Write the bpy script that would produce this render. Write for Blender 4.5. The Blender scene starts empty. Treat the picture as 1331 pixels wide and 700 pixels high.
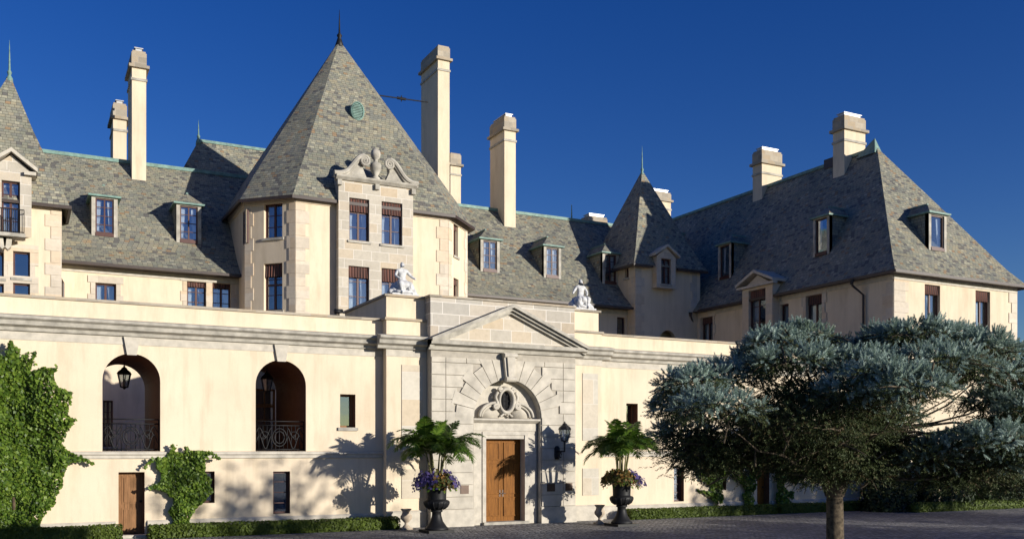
import bpy, math, random
import numpy as np
from mathutils import Vector, Matrix
random.seed(7); RNG = np.random.default_rng(11)
R = math.radians
sc = bpy.context.scene
COL = sc.collection

# ------------------------------------------------------------------ camera
TH = math.atan(1235/2384.5)              # the camera is turned this far from square-on to the facade
CS, SN = math.cos(TH), math.sin(TH)
CH = 2.7                                 # camera height
cam_d = bpy.data.cameras.new('camera'); cam = bpy.data.objects.new('camera', cam_d); COL.objects.link(cam)
cam.location = (0, 0, CH); cam.rotation_euler = (R(90), 0, -TH)
cam_d.sensor_width = 36; cam_d.lens = 1235/1331*36; cam_d.shift_y = 235/1331
cam_d.clip_start = .1; cam_d.clip_end = 2000
sc.camera = cam

# ------------------------------------------------------------------ sky and sun
SUN_AZ, SUN_EL = R(34), R(10.5)           # azimuth measured from the facade's outward normal towards the right
to_sun = Vector((math.sin(SUN_AZ)*math.cos(SUN_EL), -math.cos(SUN_AZ)*math.cos(SUN_EL), math.sin(SUN_EL)))
w = bpy.data.worlds.new('World'); sc.world = w; w.use_nodes = True
nt = w.node_tree; nt.nodes.clear()
sky = nt.nodes.new('ShaderNodeTexSky'); sky.sky_type = 'NISHITA'; sky.sun_disc = False
sky.sun_elevation = SUN_EL; sky.sun_rotation = math.atan2(to_sun.x, to_sun.y)
sky.altitude = 300; sky.air_density = 1.0; sky.dust_density = .3; sky.ozone_density = 3.5
hs = nt.nodes.new('ShaderNodeHueSaturation'); hs.inputs['Hue'].default_value = .527; hs.inputs['Saturation'].default_value = 1.26; hs.inputs['Value'].default_value = 1.0
bg = nt.nodes.new('ShaderNodeBackground'); bg.inputs[1].default_value = .092
out = nt.nodes.new('ShaderNodeOutputWorld')
nt.links.new(sky.outputs[0], hs.inputs['Color']); nt.links.new(hs.outputs[0], bg.inputs[0]); nt.links.new(bg.outputs[0], out.inputs[0])
sun_d = bpy.data.lights.new('sun', 'SUN'); sun_d.energy = 5.0; sun_d.angle = R(.5); sun_d.color = (1, .94, .84)
sun = bpy.data.objects.new('sun', sun_d); COL.objects.link(sun)
sun.rotation_euler = to_sun.to_track_quat('Z', 'Y').to_euler(); sun.location = (20, -30, 30)
sc.view_settings.view_transform = 'Standard'; sc.view_settings.look = 'None'
sc.view_settings.exposure = .30; sc.view_settings.gamma = 1; sc.view_settings.use_curve_mapping = False

# ------------------------------------------------------------------ materials
def nodes(name):
    m = bpy.data.materials.new(name); m.use_nodes = True
    t = m.node_tree; b = t.nodes['Principled BSDF']
    return m, t, b
def N(t, typ, **kw):
    n = t.nodes.new(typ)
    for k, v in kw.items(): setattr(n, k, v)
    return n
def L(t, a, b): t.links.new(a, b)
def math_(t, op, a, b=None, c=None):
    n = N(t, 'ShaderNodeMath', operation=op)
    for i, x in enumerate((a, b, c)):
        if x is None: continue
        if hasattr(x, 'is_linked'): L(t, x, n.inputs[i])
        else: n.inputs[i].default_value = x
    return n.outputs[0]
def ramp(t, fac, stops, interp='LINEAR'):
    n = N(t, 'ShaderNodeValToRGB'); r = n.color_ramp; r.interpolation = interp
    while len(r.elements) < len(stops): r.elements.new(.5)
    for e, (p, c) in zip(r.elements, stops): e.position = p; e.color = (*c, 1) if len(c) == 3 else c
    L(t, fac, n.inputs[0]); return n.outputs[0]
def mixc(t, fac, a, b, mode='MIX'):
    n = N(t, 'ShaderNodeMix', data_type='RGBA', blend_type=mode)
    for i, x in ((0, fac), (6, a), (7, b)):
        if hasattr(x, 'is_linked'): L(t, x, n.inputs[i])
        elif i == 0: n.inputs[0].default_value = x
        else: n.inputs[i].default_value = (*x, 1)
    return n.outputs[2]
def noise(t, scale, detail=4, rough=.55, vec=None, stretch=None):
    n = N(t, 'ShaderNodeTexNoise'); n.inputs['Scale'].default_value = scale
    n.inputs['Detail'].default_value = detail; n.inputs['Roughness'].default_value = rough
    if vec is None: vec = N(t, 'ShaderNodeNewGeometry').outputs['Position']
    if stretch:
        mp = N(t, 'ShaderNodeMapping'); mp.inputs['Scale'].default_value = stretch; L(t, vec, mp.inputs[0]); vec = mp.outputs[0]
    L(t, vec, n.inputs['Vector']); return n.outputs[0]
def bump(t, b, h, strength, dist=.02):
    n = N(t, 'ShaderNodeBump'); n.inputs['Strength'].default_value = strength; n.inputs['Distance'].default_value = dist
    L(t, h, n.inputs['Height']); L(t, n.outputs[0], b.inputs['Normal'])
def plain(name, col, rough=.7, metal=0, var=.12, scale=6, spec=.4, bmp=0):
    m, t, b = nodes(name)
    f = noise(t, scale)
    lo = tuple(c*(1-var) for c in col); hi = tuple(min(1, c*(1+var)) for c in col)
    L(t, ramp(t, f, [(.3, lo), (.7, hi)]), b.inputs['Base Color'])
    b.inputs['Roughness'].default_value = rough; b.inputs['Metallic'].default_value = metal
    b.inputs['Specular IOR Level'].default_value = spec
    if bmp: bump(t, b, noise(t, scale*6), bmp, .01)
    return m
def uvs(t):
    n = N(t, 'ShaderNodeUVMap'); n.uv_map = 'UVMap'
    s = N(t, 'ShaderNodeSeparateXYZ'); L(t, n.outputs[0], s.inputs[0])
    return s.outputs[0], s.outputs[1]
def cells(t, w, h, jitter=.9):
    """running-bond cells: returns (random per cell, random2, fraction across, fraction up)"""
    u, v = uvs(t)
    rv = math_(t, 'DIVIDE', v, h); row = math_(t, 'FLOOR', rv); fv = math_(t, 'FRACT', rv)
    wn = N(t, 'ShaderNodeTexWhiteNoise', noise_dimensions='1D'); L(t, row, wn.inputs['W'])
    half = math_(t, 'MULTIPLY', math_(t, 'MODULO', row, 2.0), .5)
    off = math_(t, 'ADD', half, math_(t, 'MULTIPLY', wn.outputs[0], jitter))
    ru = math_(t, 'ADD', math_(t, 'DIVIDE', u, w), off); ci = math_(t, 'FLOOR', ru); fu = math_(t, 'FRACT', ru)
    cb = N(t, 'ShaderNodeCombineXYZ'); L(t, ci, cb.inputs[0]); L(t, row, cb.inputs[1])
    w2 = N(t, 'ShaderNodeTexWhiteNoise', noise_dimensions='3D'); L(t, cb.outputs[0], w2.inputs['Vector'])
    sp = N(t, 'ShaderNodeSeparateColor'); L(t, w2.outputs[1], sp.inputs[0])
    return w2.outputs[0], sp.outputs[1], fu, fv
def edge(t, f, wd):
    """1 inside a cell, 0 within wd of its edge"""
    d = math_(t, 'MINIMUM', f, math_(t, 'SUBTRACT', 1.0, f))
    return math_(t, 'GREATER_THAN', d, wd)

def stucco(name, col):
    m, t, b = nodes(name)
    a = noise(t, .35, 5, .6); c = noise(t, 2.2, 6, .65, stretch=(1, 1, .25)); f = noise(t, 30, 3)
    base = ramp(t, a, [(.3, tuple(x*.90 for x in col)), (.7, tuple(min(1, x*1.05) for x in col))])
    st = ramp(t, c, [(.30, (.78, .76, .72)), (.52, (1, 1, 1))])
    col2 = mixc(t, .6, base, st, 'MULTIPLY')
    rn = noise(t, 3.0, 5, .7, stretch=(1, 1, .05)); col2 = mixc(t, .32, col2, ramp(t, rn, [(.34, (.74, .72, .68)), (.50, (1, 1, 1))]), 'MULTIPLY')
    pt = noise(t, .9, 3, .5); col2 = mixc(t, .5, col2, ramp(t, pt, [(.60, (1, 1, 1)), (.70, (.91, .92, .93))]), 'MULTIPLY')
    gr = ramp(t, f, [(.3, (.93, .93, .93)), (.7, (1.0, 1.0, 1.0))])
    L(t, mixc(t, 1, col2, gr, 'MULTIPLY'), b.inputs['Base Color'])
    b.inputs['Roughness'].default_value = .9; b.inputs['Specular IOR Level'].default_value = .15
    bump(t, b, noise(t, 45, 4), .25, .01)
    return m
def ashlar(name, w, h, col, mort=(.62, .58, .52), mw=.012, var=.28):
    m, t, b = nodes(name)
    r, r2, fu, fv = cells(t, w, h, .35)
    lo = tuple(c*(1-var) for c in col); warm = (col[0]*1.0, col[1]*.9, col[2]*.78); hi = tuple(min(1, c*(1+var*.5)) for c in col)
    base = ramp(t, r, [(0, lo), (.45, col), (.75, warm), (1, hi)])
    g = noise(t, 5, 8, .7); base = mixc(t, .6, base, ramp(t, g, [(.25, (.72, .71, .69)), (.6, (1, 1, 1))]), 'MULTIPLY')
    big = noise(t, .5, 4, stretch=(1, 1, .4)); base = mixc(t, .5, base, ramp(t, big, [(.3, (.8, .79, .77)), (.6, (1, 1, 1))]), 'MULTIPLY')
    e = math_(t, 'MULTIPLY', edge(t, fu, mw/w), edge(t, fv, mw/h))
    L(t, mixc(t, e, mort, base), b.inputs['Base Color'])
    b.inputs['Roughness'].default_value = .85; b.inputs['Specular IOR Level'].default_value = .2
    hgt = math_(t, 'ADD', math_(t, 'MULTIPLY', e, .5), math_(t, 'MULTIPLY', noise(t, 25, 4), .5))
    bump(t, b, hgt, .35, .012)
    return m
def slate(name, w=.21, h=.145, tone=1.0, warm=1.0):
    m, t, b = nodes(name)
    r, r2, fu, fv = cells(t, w, h, 3.7)
    S = lambda *c: (c[0]*tone*1.0, c[1]*tone*1.0, c[2]*tone*.94)
    base = ramp(t, r, [(0, S(.12, .115, .115)), (.11, S(.18, .18, .165)), (.32, S(.24, .23, .19)), (.52, S(.215, .215, .18)),
                       (.68, S(.265*warm, .24, .185)), (.82, S(.23, .215, .185)), (.91, S(.31, .295, .24)), (.975, S(.25, .175, .115))], 'CONSTANT')
    big = noise(t, .45, 5, .65)
    base = mixc(t, .8, base, ramp(t, big, [(.3, (.66, .68, .66)), (.55, (1, 1, .97)), (.72, (1.12, 1.02, .85))]), 'MULTIPLY')
    rust = noise(t, 1.3, 4, .6, stretch=(1, 1, .5))
    base = mixc(t, ramp(t, rust, [(.66, (0, 0, 0)), (.76, (.5, .5, .5))]), base, S(.33, .19, .08))
    fine = noise(t, 18, 4); base = mixc(t, .5, base, ramp(t, fine, [(.3, (.7, .7, .7)), (.65, (1, 1, 1))]), 'MULTIPLY')
    eu = edge(t, fu, .03); ev = math_(t, 'GREATER_THAN', fv, .10)
    e = math_(t, 'MULTIPLY', eu, ev)
    L(t, mixc(t, e, S(.05, .048, .045), base), b.inputs['Base Color'])
    b.inputs['Roughness'].default_value = .75; b.inputs['Specular IOR Level'].default_value = .3
    h1 = math_(t, 'MULTIPLY', math_(t, 'SUBTRACT', 1.0, fv), .8)
    h2 = math_(t, 'ADD', h1, math_(t, 'MULTIPLY', r2, .55))
    hh = math_(t, 'ADD', math_(t, 'MULTIPLY', h2, e), math_(t, 'MULTIPLY', fine, .25))
    bump(t, b, hh, .75, .035)
    return m
def wood(name, col, dark):
    m, t, b = nodes(name)
    a = noise(t, 3.5, 6, .7, stretch=(7, 7, .45)); c = noise(t, 26, 3, stretch=(5, 5, .15))
    base = ramp(t, a, [(.28, dark), (.5, col), (.72, tuple(x*1.35 for x in col))])
    L(t, mixc(t, .6, base, ramp(t, c, [(.3, (.62, .62, .62)), (.6, (1, 1, 1))]), 'MULTIPLY'), b.inputs['Base Color'])
    b.inputs['Roughness'].default_value = .6; b.inputs['Specular IOR Level'].default_value = .12; bump(t, b, c, .2, .005)
    return m
def leafmat(name, cols, rough=.55, trans=.25, tone=False):
    m, t, b = nodes(name)
    g = N(t, 'ShaderNodeAttribute', attribute_name='tone') if tone else N(t, 'ShaderNodeNewGeometry')
    L(t, ramp(t, g.outputs['Fac' if tone else 'Random Per Island'], [(i/(len(cols)-1), c) for i, c in enumerate(cols)]), b.inputs['Base Color'])
    b.inputs['Roughness'].default_value = rough; b.inputs['Specular IOR Level'].default_value = .3
    tr = N(t, 'ShaderNodeBsdfTranslucent'); tr.inputs[0].default_value = (*[min(1, x*1.3) for x in cols[len(cols)//2]], 1)
    mx = N(t, 'ShaderNodeMixShader'); mx.inputs[0].default_value = trans
    L(t, b.outputs[0], mx.inputs[1]); L(t, tr.outputs[0], mx.inputs[2]); L(t, mx.outputs[0], t.nodes['Material Output'].inputs[0])
    return m
def glass_mat():
    m, t, b = nodes('window_glass')
    tr = N(t, 'ShaderNodeBsdfTransparent'); tr.inputs[0].default_value = (.72, .78, .82, 1)
    gl = N(t, 'ShaderNodeBsdfGlossy'); gl.inputs['Roughness'].default_value = .03; gl.inputs[0].default_value = (.74, .84, 1, 1)
    nb = N(t, 'ShaderNodeBump'); nb.inputs['Strength'].default_value = .04; nb.inputs['Distance'].default_value = .05
    L(t, noise(t, 1.6, 2), nb.inputs['Height']); L(t, nb.outputs[0], gl.inputs['Normal'])
    mx = N(t, 'ShaderNodeMixShader'); mx.inputs[0].default_value = .30
    L(t, tr.outputs[0], mx.inputs[1]); L(t, gl.outputs[0], mx.inputs[2]); L(t, mx.outputs[0], t.nodes['Material Output'].inputs[0])
    return m
def cobble(name):
    m, t, b = nodes(name)
    r, r2, fu, fv = cells(t, .22, .13, .6)
    base = ramp(t, r, [(0, (.13, .13, .135)), (.4, (.20, .20, .205)), (.8, (.27, .265, .265)), (1, (.36, .345, .33))])
    big = noise(t, .25, 5); base = mixc(t, .6, base, ramp(t, big, [(.35, (.65, .65, .66)), (.65, (1, 1, 1))]), 'MULTIPLY')
    du = math_(t, 'ABSOLUTE', math_(t, 'SUBTRACT', fu, .5)); dv = math_(t, 'ABSOLUTE', math_(t, 'SUBTRACT', fv, .5))
    dome = math_(t, 'SUBTRACT', 1.0, math_(t, 'ADD', math_(t, 'POWER', math_(t, 'MULTIPLY', du, 2), 4), math_(t, 'POWER', math_(t, 'MULTIPLY', dv, 2), 4)))
    e = math_(t, 'MULTIPLY', edge(t, fu, .05), edge(t, fv, .08))
    L(t, mixc(t, e, (.05, .045, .04), base), b.inputs['Base Color'])
    b.inputs['Roughness'].default_value = .7; b.inputs['Specular IOR Level'].default_value = .3
    bump(t, b, math_(t, 'ADD', dome, math_(t, 'MULTIPLY', r2, .5)), .9, .03)
    return m
def striped(name, a, c, per):
    m, t, b = nodes(name)
    u, v = uvs(t)
    f = math_(t, 'GREATER_THAN', math_(t, 'FRACT', math_(t, 'DIVIDE', u, per)), .45)
    L(t, mixc(t, f, a, c), b.inputs['Base Color']); b.inputs['Roughness'].default_value = .85
    return m

M = dict(
    stucco=stucco('cream_stucco', (.72, .605, .45)),
    stone=ashlar('pale_ashlar', .85, .43, (.52, .475, .40), var=.14),
    joint=plain('shade_toned_joint', (.37, .335, .28), .9),  # shade of the V-grooves put into the colour, darker than the blocks
    attic=ashlar('attic_ashlar', 1.05, .42, (.45, .42, .37), mort=(.66, .62, .56)),
    trim=plain('trim_stone', (.37, .345, .295), .85, var=.30, scale=3, bmp=.2),
    light=plain('light_stone', (.48, .44, .37), .85, var=.16, scale=4, bmp=.15),
    block=plain('rusticated_stone', (.47, .43, .36), .85, var=.22, scale=2.2, bmp=.3),
    quoin=ashlar('quoin_stone', 3.0, .6, (.63, .555, .455), mw=.004, var=.14),
    slate=slate('mixed_slate', tone=1.25),
    panel=ashlar('panel_stone', 4, .95, (.56, .52, .44), mw=.008, var=.08),
    copper=plain('green_copper', (.15, .25, .215), .6, var=.3, scale=5),
    gutter=plain('dark_gutter', (.05, .035, .03), .5, var=.2),
    frame=plain('brown_frame', (.075, .028, .022), .5, var=.2),
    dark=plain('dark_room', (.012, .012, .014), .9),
    glass=glass_mat(),
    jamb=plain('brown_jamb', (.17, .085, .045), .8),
    curtain=plain('white_curtain', (.72, .72, .72), .9, var=.08),
    blind=striped('striped_awning_cloth', (.15, .062, .045), (.055, .03, .026), .13),
    oak=wood('honey_oak', (.22, .088, .016), (.09, .032, .006)),
    oldwood=wood('weathered_oak', (.25, .13, .06), (.10, .05, .02)),
    iron=plain('black_iron', (.010, .010, .011), .55, var=.2, spec=.3),
    bronze=plain('bronze_plaque', (.075, .045, .03), .45, metal=.3),
    marble=plain('white_marble', (.52, .52, .52), .7, var=.24, scale=9, bmp=.3),
    cobble=cobble('courtyard_setts'),
    soil=plain('lawn_soil', (.035, .05, .02), .95, var=.3, scale=.8),
    chim=ashlar('chimney_cap_stone', .6, .3, (.40, .355, .285), mort=(.36, .32, .27)),
    metal=plain('pale_flue_metal', (.50, .50, .50), .4, metal=.3, var=.05),
    bark=plain('spruce_bark', (.085, .065, .042), .95, var=.75, scale=14, bmp=.8),
    vine=plain('vine_stem', (.10, .07, .045), .95, var=.3, scale=9),
    stem=plain('palm_stem', (.17, .16, .06), .6, var=.3, scale=9),
    terra=plain('small_urn_stone', (.40, .33, .25), .8, var=.2, scale=9),
    lampglass=plain('frosted_lantern_glass', (.55, .55, .50), .25, var=.05),
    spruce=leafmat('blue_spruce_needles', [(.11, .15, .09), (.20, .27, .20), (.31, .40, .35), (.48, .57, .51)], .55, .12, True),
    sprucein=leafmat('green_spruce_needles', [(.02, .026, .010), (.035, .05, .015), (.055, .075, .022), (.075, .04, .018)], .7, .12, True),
    ivy=leafmat('ivy_leaves', [(.03, .06, .008), (.065, .12, .013), (.11, .18, .02), (.18, .25, .035)], .45, .2),
    box=leafmat('box_leaves', [(.045, .07, .01), (.075, .11, .014), (.11, .15, .022)], .6, .25),
    yew=leafmat('yew_leaves', [(.012, .022, .008), (.02, .035, .012), (.03, .05, .016)], .6, .15),
    palm=leafmat('palm_leaflets', [(.04, .085, .012), (.08, .15, .018), (.14, .21, .03)], .45, .3),
    purple=leafmat('purple_petals', [(.07, .055, .17), (.11, .085, .25), (.17, .12, .32)], .6, .3),
    orange=leafmat('orange_and_green_flowers', [(.045, .075, .018), (.09, .105, .025), (.17, .10, .03), (.32, .16, .04)], .6, .3),
    broad=leafmat('broad_leaves', [(.03, .06, .012), (.05, .095, .02), (.07, .12, .03)], .5, .3),
)

# ------------------------------------------------------------------ mesh helpers
def empty(name, loc, label=None, cat=None, group=None, kind=None):
    o = bpy.data.objects.new(name, None); COL.objects.link(o); o.location = loc; o.empty_display_size = .3
    tag(o, label, cat, group, kind); return o
def tag(o, label=None, cat=None, group=None, kind=None):
    if label: o['label'] = label
    if cat: o['category'] = cat
    if group: o['group'] = group
    if kind: o['kind'] = kind
    return o
def root_loc(o):
    v = Vector((0, 0, 0))
    while o is not None: v = v + o.location; o = o.parent
    return v
class MB:
    def __init__(s): s.v = []; s.f = []; s.m = []
    def poly(s, pts, m=0):
        i = len(s.v); s.v += [tuple(p) for p in pts]; s.f.append(tuple(range(i, i+len(pts)))); s.m.append(m)
    def grid(s, rings, m=0, closed=True, cap0=False, cap1=False):
        n = len(rings[0]); i = len(s.v)
        for r in rings: s.v += [tuple(p) for p in r]
        for a in range(len(rings)-1):
            for b in range(n if closed else n-1):
                c = (b+1) % n
                s.f.append((i+a*n+b, i+a*n+c, i+(a+1)*n+c, i+(a+1)*n+b)); s.m.append(m)
        if cap0: s.f.append(tuple(i+b for b in reversed(range(n)))); s.m.append(m)
        if cap1: s.f.append(tuple(i+(len(rings)-1)*n+b for b in range(n))); s.m.append(m)
    def box(s, fr, s0, s1, d0, d1, z0, z1, m=0):
        P = fr.p
        a = [P(s0, d0, z0), P(s1, d0, z0), P(s1, d1, z0), P(s0, d1, z0)]
        b = [P(s0, d0, z1), P(s1, d0, z1), P(s1, d1, z1), P(s0, d1, z1)]
        s.grid([a, b], m, True, True, True)
    def prof(s, fr, s0, s1, pts, m=0):
        """closed outline of (depth, z), in counter-clockwise order seen from the left end, run along the wall"""
        s.grid([[fr.p(s0, d, z) for d, z in pts], [fr.p(s1, d, z) for d, z in pts]], m, True, True, True)
    def prism(s, fr, pts, d0, d1, m=0):
        """outline of (s, z) given thickness from depth d0 (front) to d1"""
        s.grid([[fr.p(a, d0, z) for a, z in pts], [fr.p(a, d1, z) for a, z in pts]], m, True, True, True)
    def tube(s, pts, rad, n=8, m=0, caps=True):
        pts = [Vector(p) for p in pts]
        if not hasattr(rad, '__len__'): rad = [rad]*len(pts)
        rings = []; prev = None
        for i, p in enumerate(pts):
            d = (pts[min(i+1, len(pts)-1)] - pts[max(i-1, 0)])
            if d.length < 1e-9: d = Vector((0, 0, 1))
            d.normalize()
            if prev is None:
                prev = d.orthogonal().normalized()
            else:
                prev = (prev - d*prev.dot(d))
                prev = prev.normalized() if prev.length > 1e-6 else d.orthogonal().normalized()
            q = d.cross(prev)
            rings.append([p + (prev*math.cos(2*math.pi*k/n) + q*math.sin(2*math.pi*k/n))*rad[i] for k in range(n)])
        s.grid(rings, m, True, caps, caps)
    def lathe(s, c, prof, n=24, m=0):
        s.grid([[(c[0]+r*math.cos(2*math.pi*k/n), c[1]+r*math.sin(2*math.pi*k/n), c[2]+z) for k in range(n)] for r, z in prof], m, True, True, True)
    def build(s, name, mats, parent=None, smooth=False):
        if not isinstance(mats, (list, tuple)): mats = [mats]
        me = bpy.data.meshes.new(name)
        off = root_loc(parent) if parent else Vector((0, 0, 0))
        me.from_pydata([(v[0]-off.x, v[1]-off.y, v[2]-off.z) for v in s.v], [], s.f)
        for m in mats: me.materials.append(m)
        me.polygons.foreach_set('material_index', s.m)
        if smooth: me.polygons.foreach_set('use_smooth', [True]*len(s.f))
        ul = me.uv_layers.new(name='UVMap'); V = np.array(s.v)
        buf = np.zeros((len(me.loops), 2)); li = 0
        for f in s.f:
            P = V[list(f)]; n = np.zeros(3)
            for a in range(len(f)):
                p, q = P[a], P[(a+1) % len(f)]
                n += np.array(((p[1]-q[1])*(p[2]+q[2]), (p[2]-q[2])*(p[0]+q[0]), (p[0]-q[0])*(p[1]+q[1])))
            l = np.linalg.norm(n); n = n/l if l > 1e-12 else np.array((0, 0, 1.))
            if abs(n[2]) > .97: t = np.array((1., 0, 0)); b = np.array((0, 1., 0))
            else:
                t = np.cross((0, 0, 1.), n); t /= np.linalg.norm(t); b = np.cross(n, t)
            buf[li:li+len(f), 0] = P @ t + 100; buf[li:li+len(f), 1] = P @ b + 100; li += len(f)
        ul.data.foreach_set('uv', buf.ravel())
        o = bpy.data.objects.new(name, me); COL.objects.link(o); o.parent = parent
        return o
def np_mesh(name, V, F, mats, parent=None, mi=None):
    me = bpy.data.meshes.new(name); off = root_loc(parent) if parent else Vector((0, 0, 0))
    V = np.asarray(V, float) - np.array(off); F = np.asarray(F, int); k = F.shape[1]
    me.vertices.add(len(V)); me.vertices.foreach_set('co', V.ravel())
    me.loops.add(F.size); me.loops.foreach_set('vertex_index', F.ravel())
    me.polygons.add(len(F)); me.polygons.foreach_set('loop_start', np.arange(0, F.size, k)); me.polygons.foreach_set('loop_total', np.full(len(F), k))
    if not isinstance(mats, (list, tuple)): mats = [mats]
    for m in mats: me.materials.append(m)
    if mi is not None: me.polygons.foreach_set('material_index', np.asarray(mi, int))
    me.update(calc_edges=True); me.validate()
    o = bpy.data.objects.new(name, me); COL.objects.link(o); o.parent = parent
    return o
class Fr:
    """a vertical wall plane: s runs to the right along it, d runs into the building"""
    def __init__(s, x, y, ang=0):
        a = R(ang); s.o = (x, y); s.t = (math.cos(a), math.sin(a)); s.i = (-math.sin(a), math.cos(a))
    def p(s, a, d, z): return (s.o[0]+s.t[0]*a+s.i[0]*d, s.o[1]+s.t[1]*a+s.i[1]*d, z)
    def pt(s, u, v, d=0):
        """where the line of sight through photo point (u, v) meets the plane at depth d"""
        k = (u-665.5)/1235; r = (SN+CS*k, CS-SN*k, (585-v)/1235)
        ox, oy = s.o[0]+s.i[0]*d, s.o[1]+s.i[1]*d
        t = (ox*s.i[0]+oy*s.i[1])/(r[0]*s.i[0]+r[1]*s.i[1])
        x, y = r[0]*t-ox, r[1]*t-oy
        return x*s.t[0]+y*s.t[1], CH+r[2]*t
    def rect(s, u0, v0, u1, v1, d=0):
        um = (u0+u1)/2
        return (s.pt(u0, v0, d)[0], s.pt(u1, v0, d)[0], s.pt(um, v1, d)[1], s.pt(um, v0, d)[1])
def wall(mb, fr, s0, s1, z0, z1, holes=(), m=0, d=0, reveal=.3, mr=None):
    """a wall face with real openings; a hole is (s0, s1, z0, z1[, arch][, reveal depth])"""
    mr = m if mr is None else mr
    holes = [h if len(h) == 6 else (*h[:4], h[4] if len(h) > 4 else False, reveal) for h in holes]
    S = sorted({s0, s1} | {x for h in holes for x in h[:2] if s0 < x < s1}); Z = sorted({z0, z1} | {x for h in holes for x in h[2:4] if z0 < x < z1})
    for a, b in zip(S, S[1:]):
        for c, e in zip(Z, Z[1:]):
            ms, mz = (a+b)/2, (c+e)/2
            if any(h[0] < ms < h[1] and h[2] < mz < h[3] for h in holes): continue
            mb.poly([fr.p(a, d, c), fr.p(b, d, c), fr.p(b, d, e), fr.p(a, d, e)], m)
    for a, b, c, e, arch, rv in holes:
        if arch:
            r = (b-a)/2; cx = (a+b)/2; zs = e-r; n = 20
            arc = [(cx-r*math.cos(math.pi*i/n), zs+r*math.sin(math.pi*i/n)) for i in range(n+1)]
            h = n//2
            mb.poly([fr.p(x, d, z) for x, z in [(a, e)] + arc[:h+1]][::-1], m)
            mb.poly([fr.p(x, d, z) for x, z in arc[h:] + [(b, e)]][::-1], m)
            line = [(a, c)] + arc + [(b, c)]
        else: line = [(a, c), (a, e), (b, e), (b, c)]
        for (x, z), (x2, z2) in zip(line, line[1:] + line[:1]):
            mb.poly([fr.p(x, d, z), fr.p(x, d+rv, z), fr.p(x2, d+rv, z2), fr.p(x2, d, z2)][::-1], mr)
def window(parent, fr, rc, cols=2, rows=3, rec=.16, blind=0, curtain=1, surround=0, transom=None, sill=True, name='window', m='frame'):
    a, b, c, e = rc[:4]; f = .07
    mb = MB()
    for x0, x1, z0, z1 in ((a, a+f, c, e), (b-f, b, c, e), (a+f, b-f, c, c+f), (a+f, b-f, e-f, e)):
        mb.box(fr, x0, x1, rec, rec+.10, z0, z1)
    for i in range(1, cols):
        x = a+(b-a)*i/cols; t = .045 if cols == 2 or i*2 == cols else .02
        mb.box(fr, x-t, x+t, rec+.01, rec+.09, c+f, e-f)
    zt = e-f
    for i in range(1, rows):
        z = c+(e-c)*i/rows
        mb.box(fr, a+f, b-f, rec+.025, rec+.065, z-.016, z+.016)
    if transom: mb.box(fr, a+f, b-f, rec+.005, rec+.095, c+(e-c)*transom-.04, c+(e-c)*transom+.04)
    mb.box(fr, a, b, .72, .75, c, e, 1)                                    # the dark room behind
    wo = mb.build(name, [M[m], M['dark']], parent)
    g = MB(); g.poly([fr.p(a+f, rec+.05, c+f), fr.p(b-f, rec+.05, c+f), fr.p(b-f, rec+.05, e-f), fr.p(a+f, rec+.05, e-f)]); g.build('pane', M['glass'], wo)
    if curtain:
        wd = (b-a)*.34*curtain
        for sd in (0, 1):
            q = MB(); rows_ = []
            for z, k in ((e-f, 1.0), (c+(e-c)*.45, .72 if random.random() < .6 else .95), (c+.05, .8)):
                row = []
                for i in range(13):
                    x = i/12*wd*k
                    row.append(fr.p(a+.05+x if not sd else b-.05-x, rec+.22+.025*math.sin(i*2.1), z))
                rows_.append(row)
            q.grid(rows_, 0, False); q.build('curtain', M['curtain'], wo, True)
    if blind:
        q = MB(); n = 14; zb = e-(e-c)*blind*random.uniform(.82, 1.18)
        q.grid([[fr.p(a+.02+(b-a-.04)*i/n, rec-.06 if i % 2 else rec-.025, e-.02) for i in range(n+1)],
                [fr.p(a+.02+(b-a-.04)*i/n, rec-.10 if i % 2 else rec-.05, zb) for i in range(n+1)]], 0, False)
        q.build('valance', M['blind'], wo)
    if surround:
        q = MB(); t = surround; k = 0; z = c; pr = .025+.02*random.random()
        q.box(fr, a-t, b+t, -pr-.006, .05, e+.002, e+.30)
        hz = (e-c)/max(2, round((e-c)/.45))
        while z < e-.01:
            ex = t if k % 2 else t*.62
            q.box(fr, a-ex, a-.002, -pr, .05-pr, z, z+hz-.008); q.box(fr, b+.002, b+ex, -pr-.003, .05-pr, z, z+hz-.008); z += hz; k += 1
        q.build('surround', M['quoin'], wo)
    if sill:
        q = MB(); q.box(fr, a-.08, b+.08, -.07, .13, c-.11, c-.004); q.build('sill', M['trim'], wo)
    return wo
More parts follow.
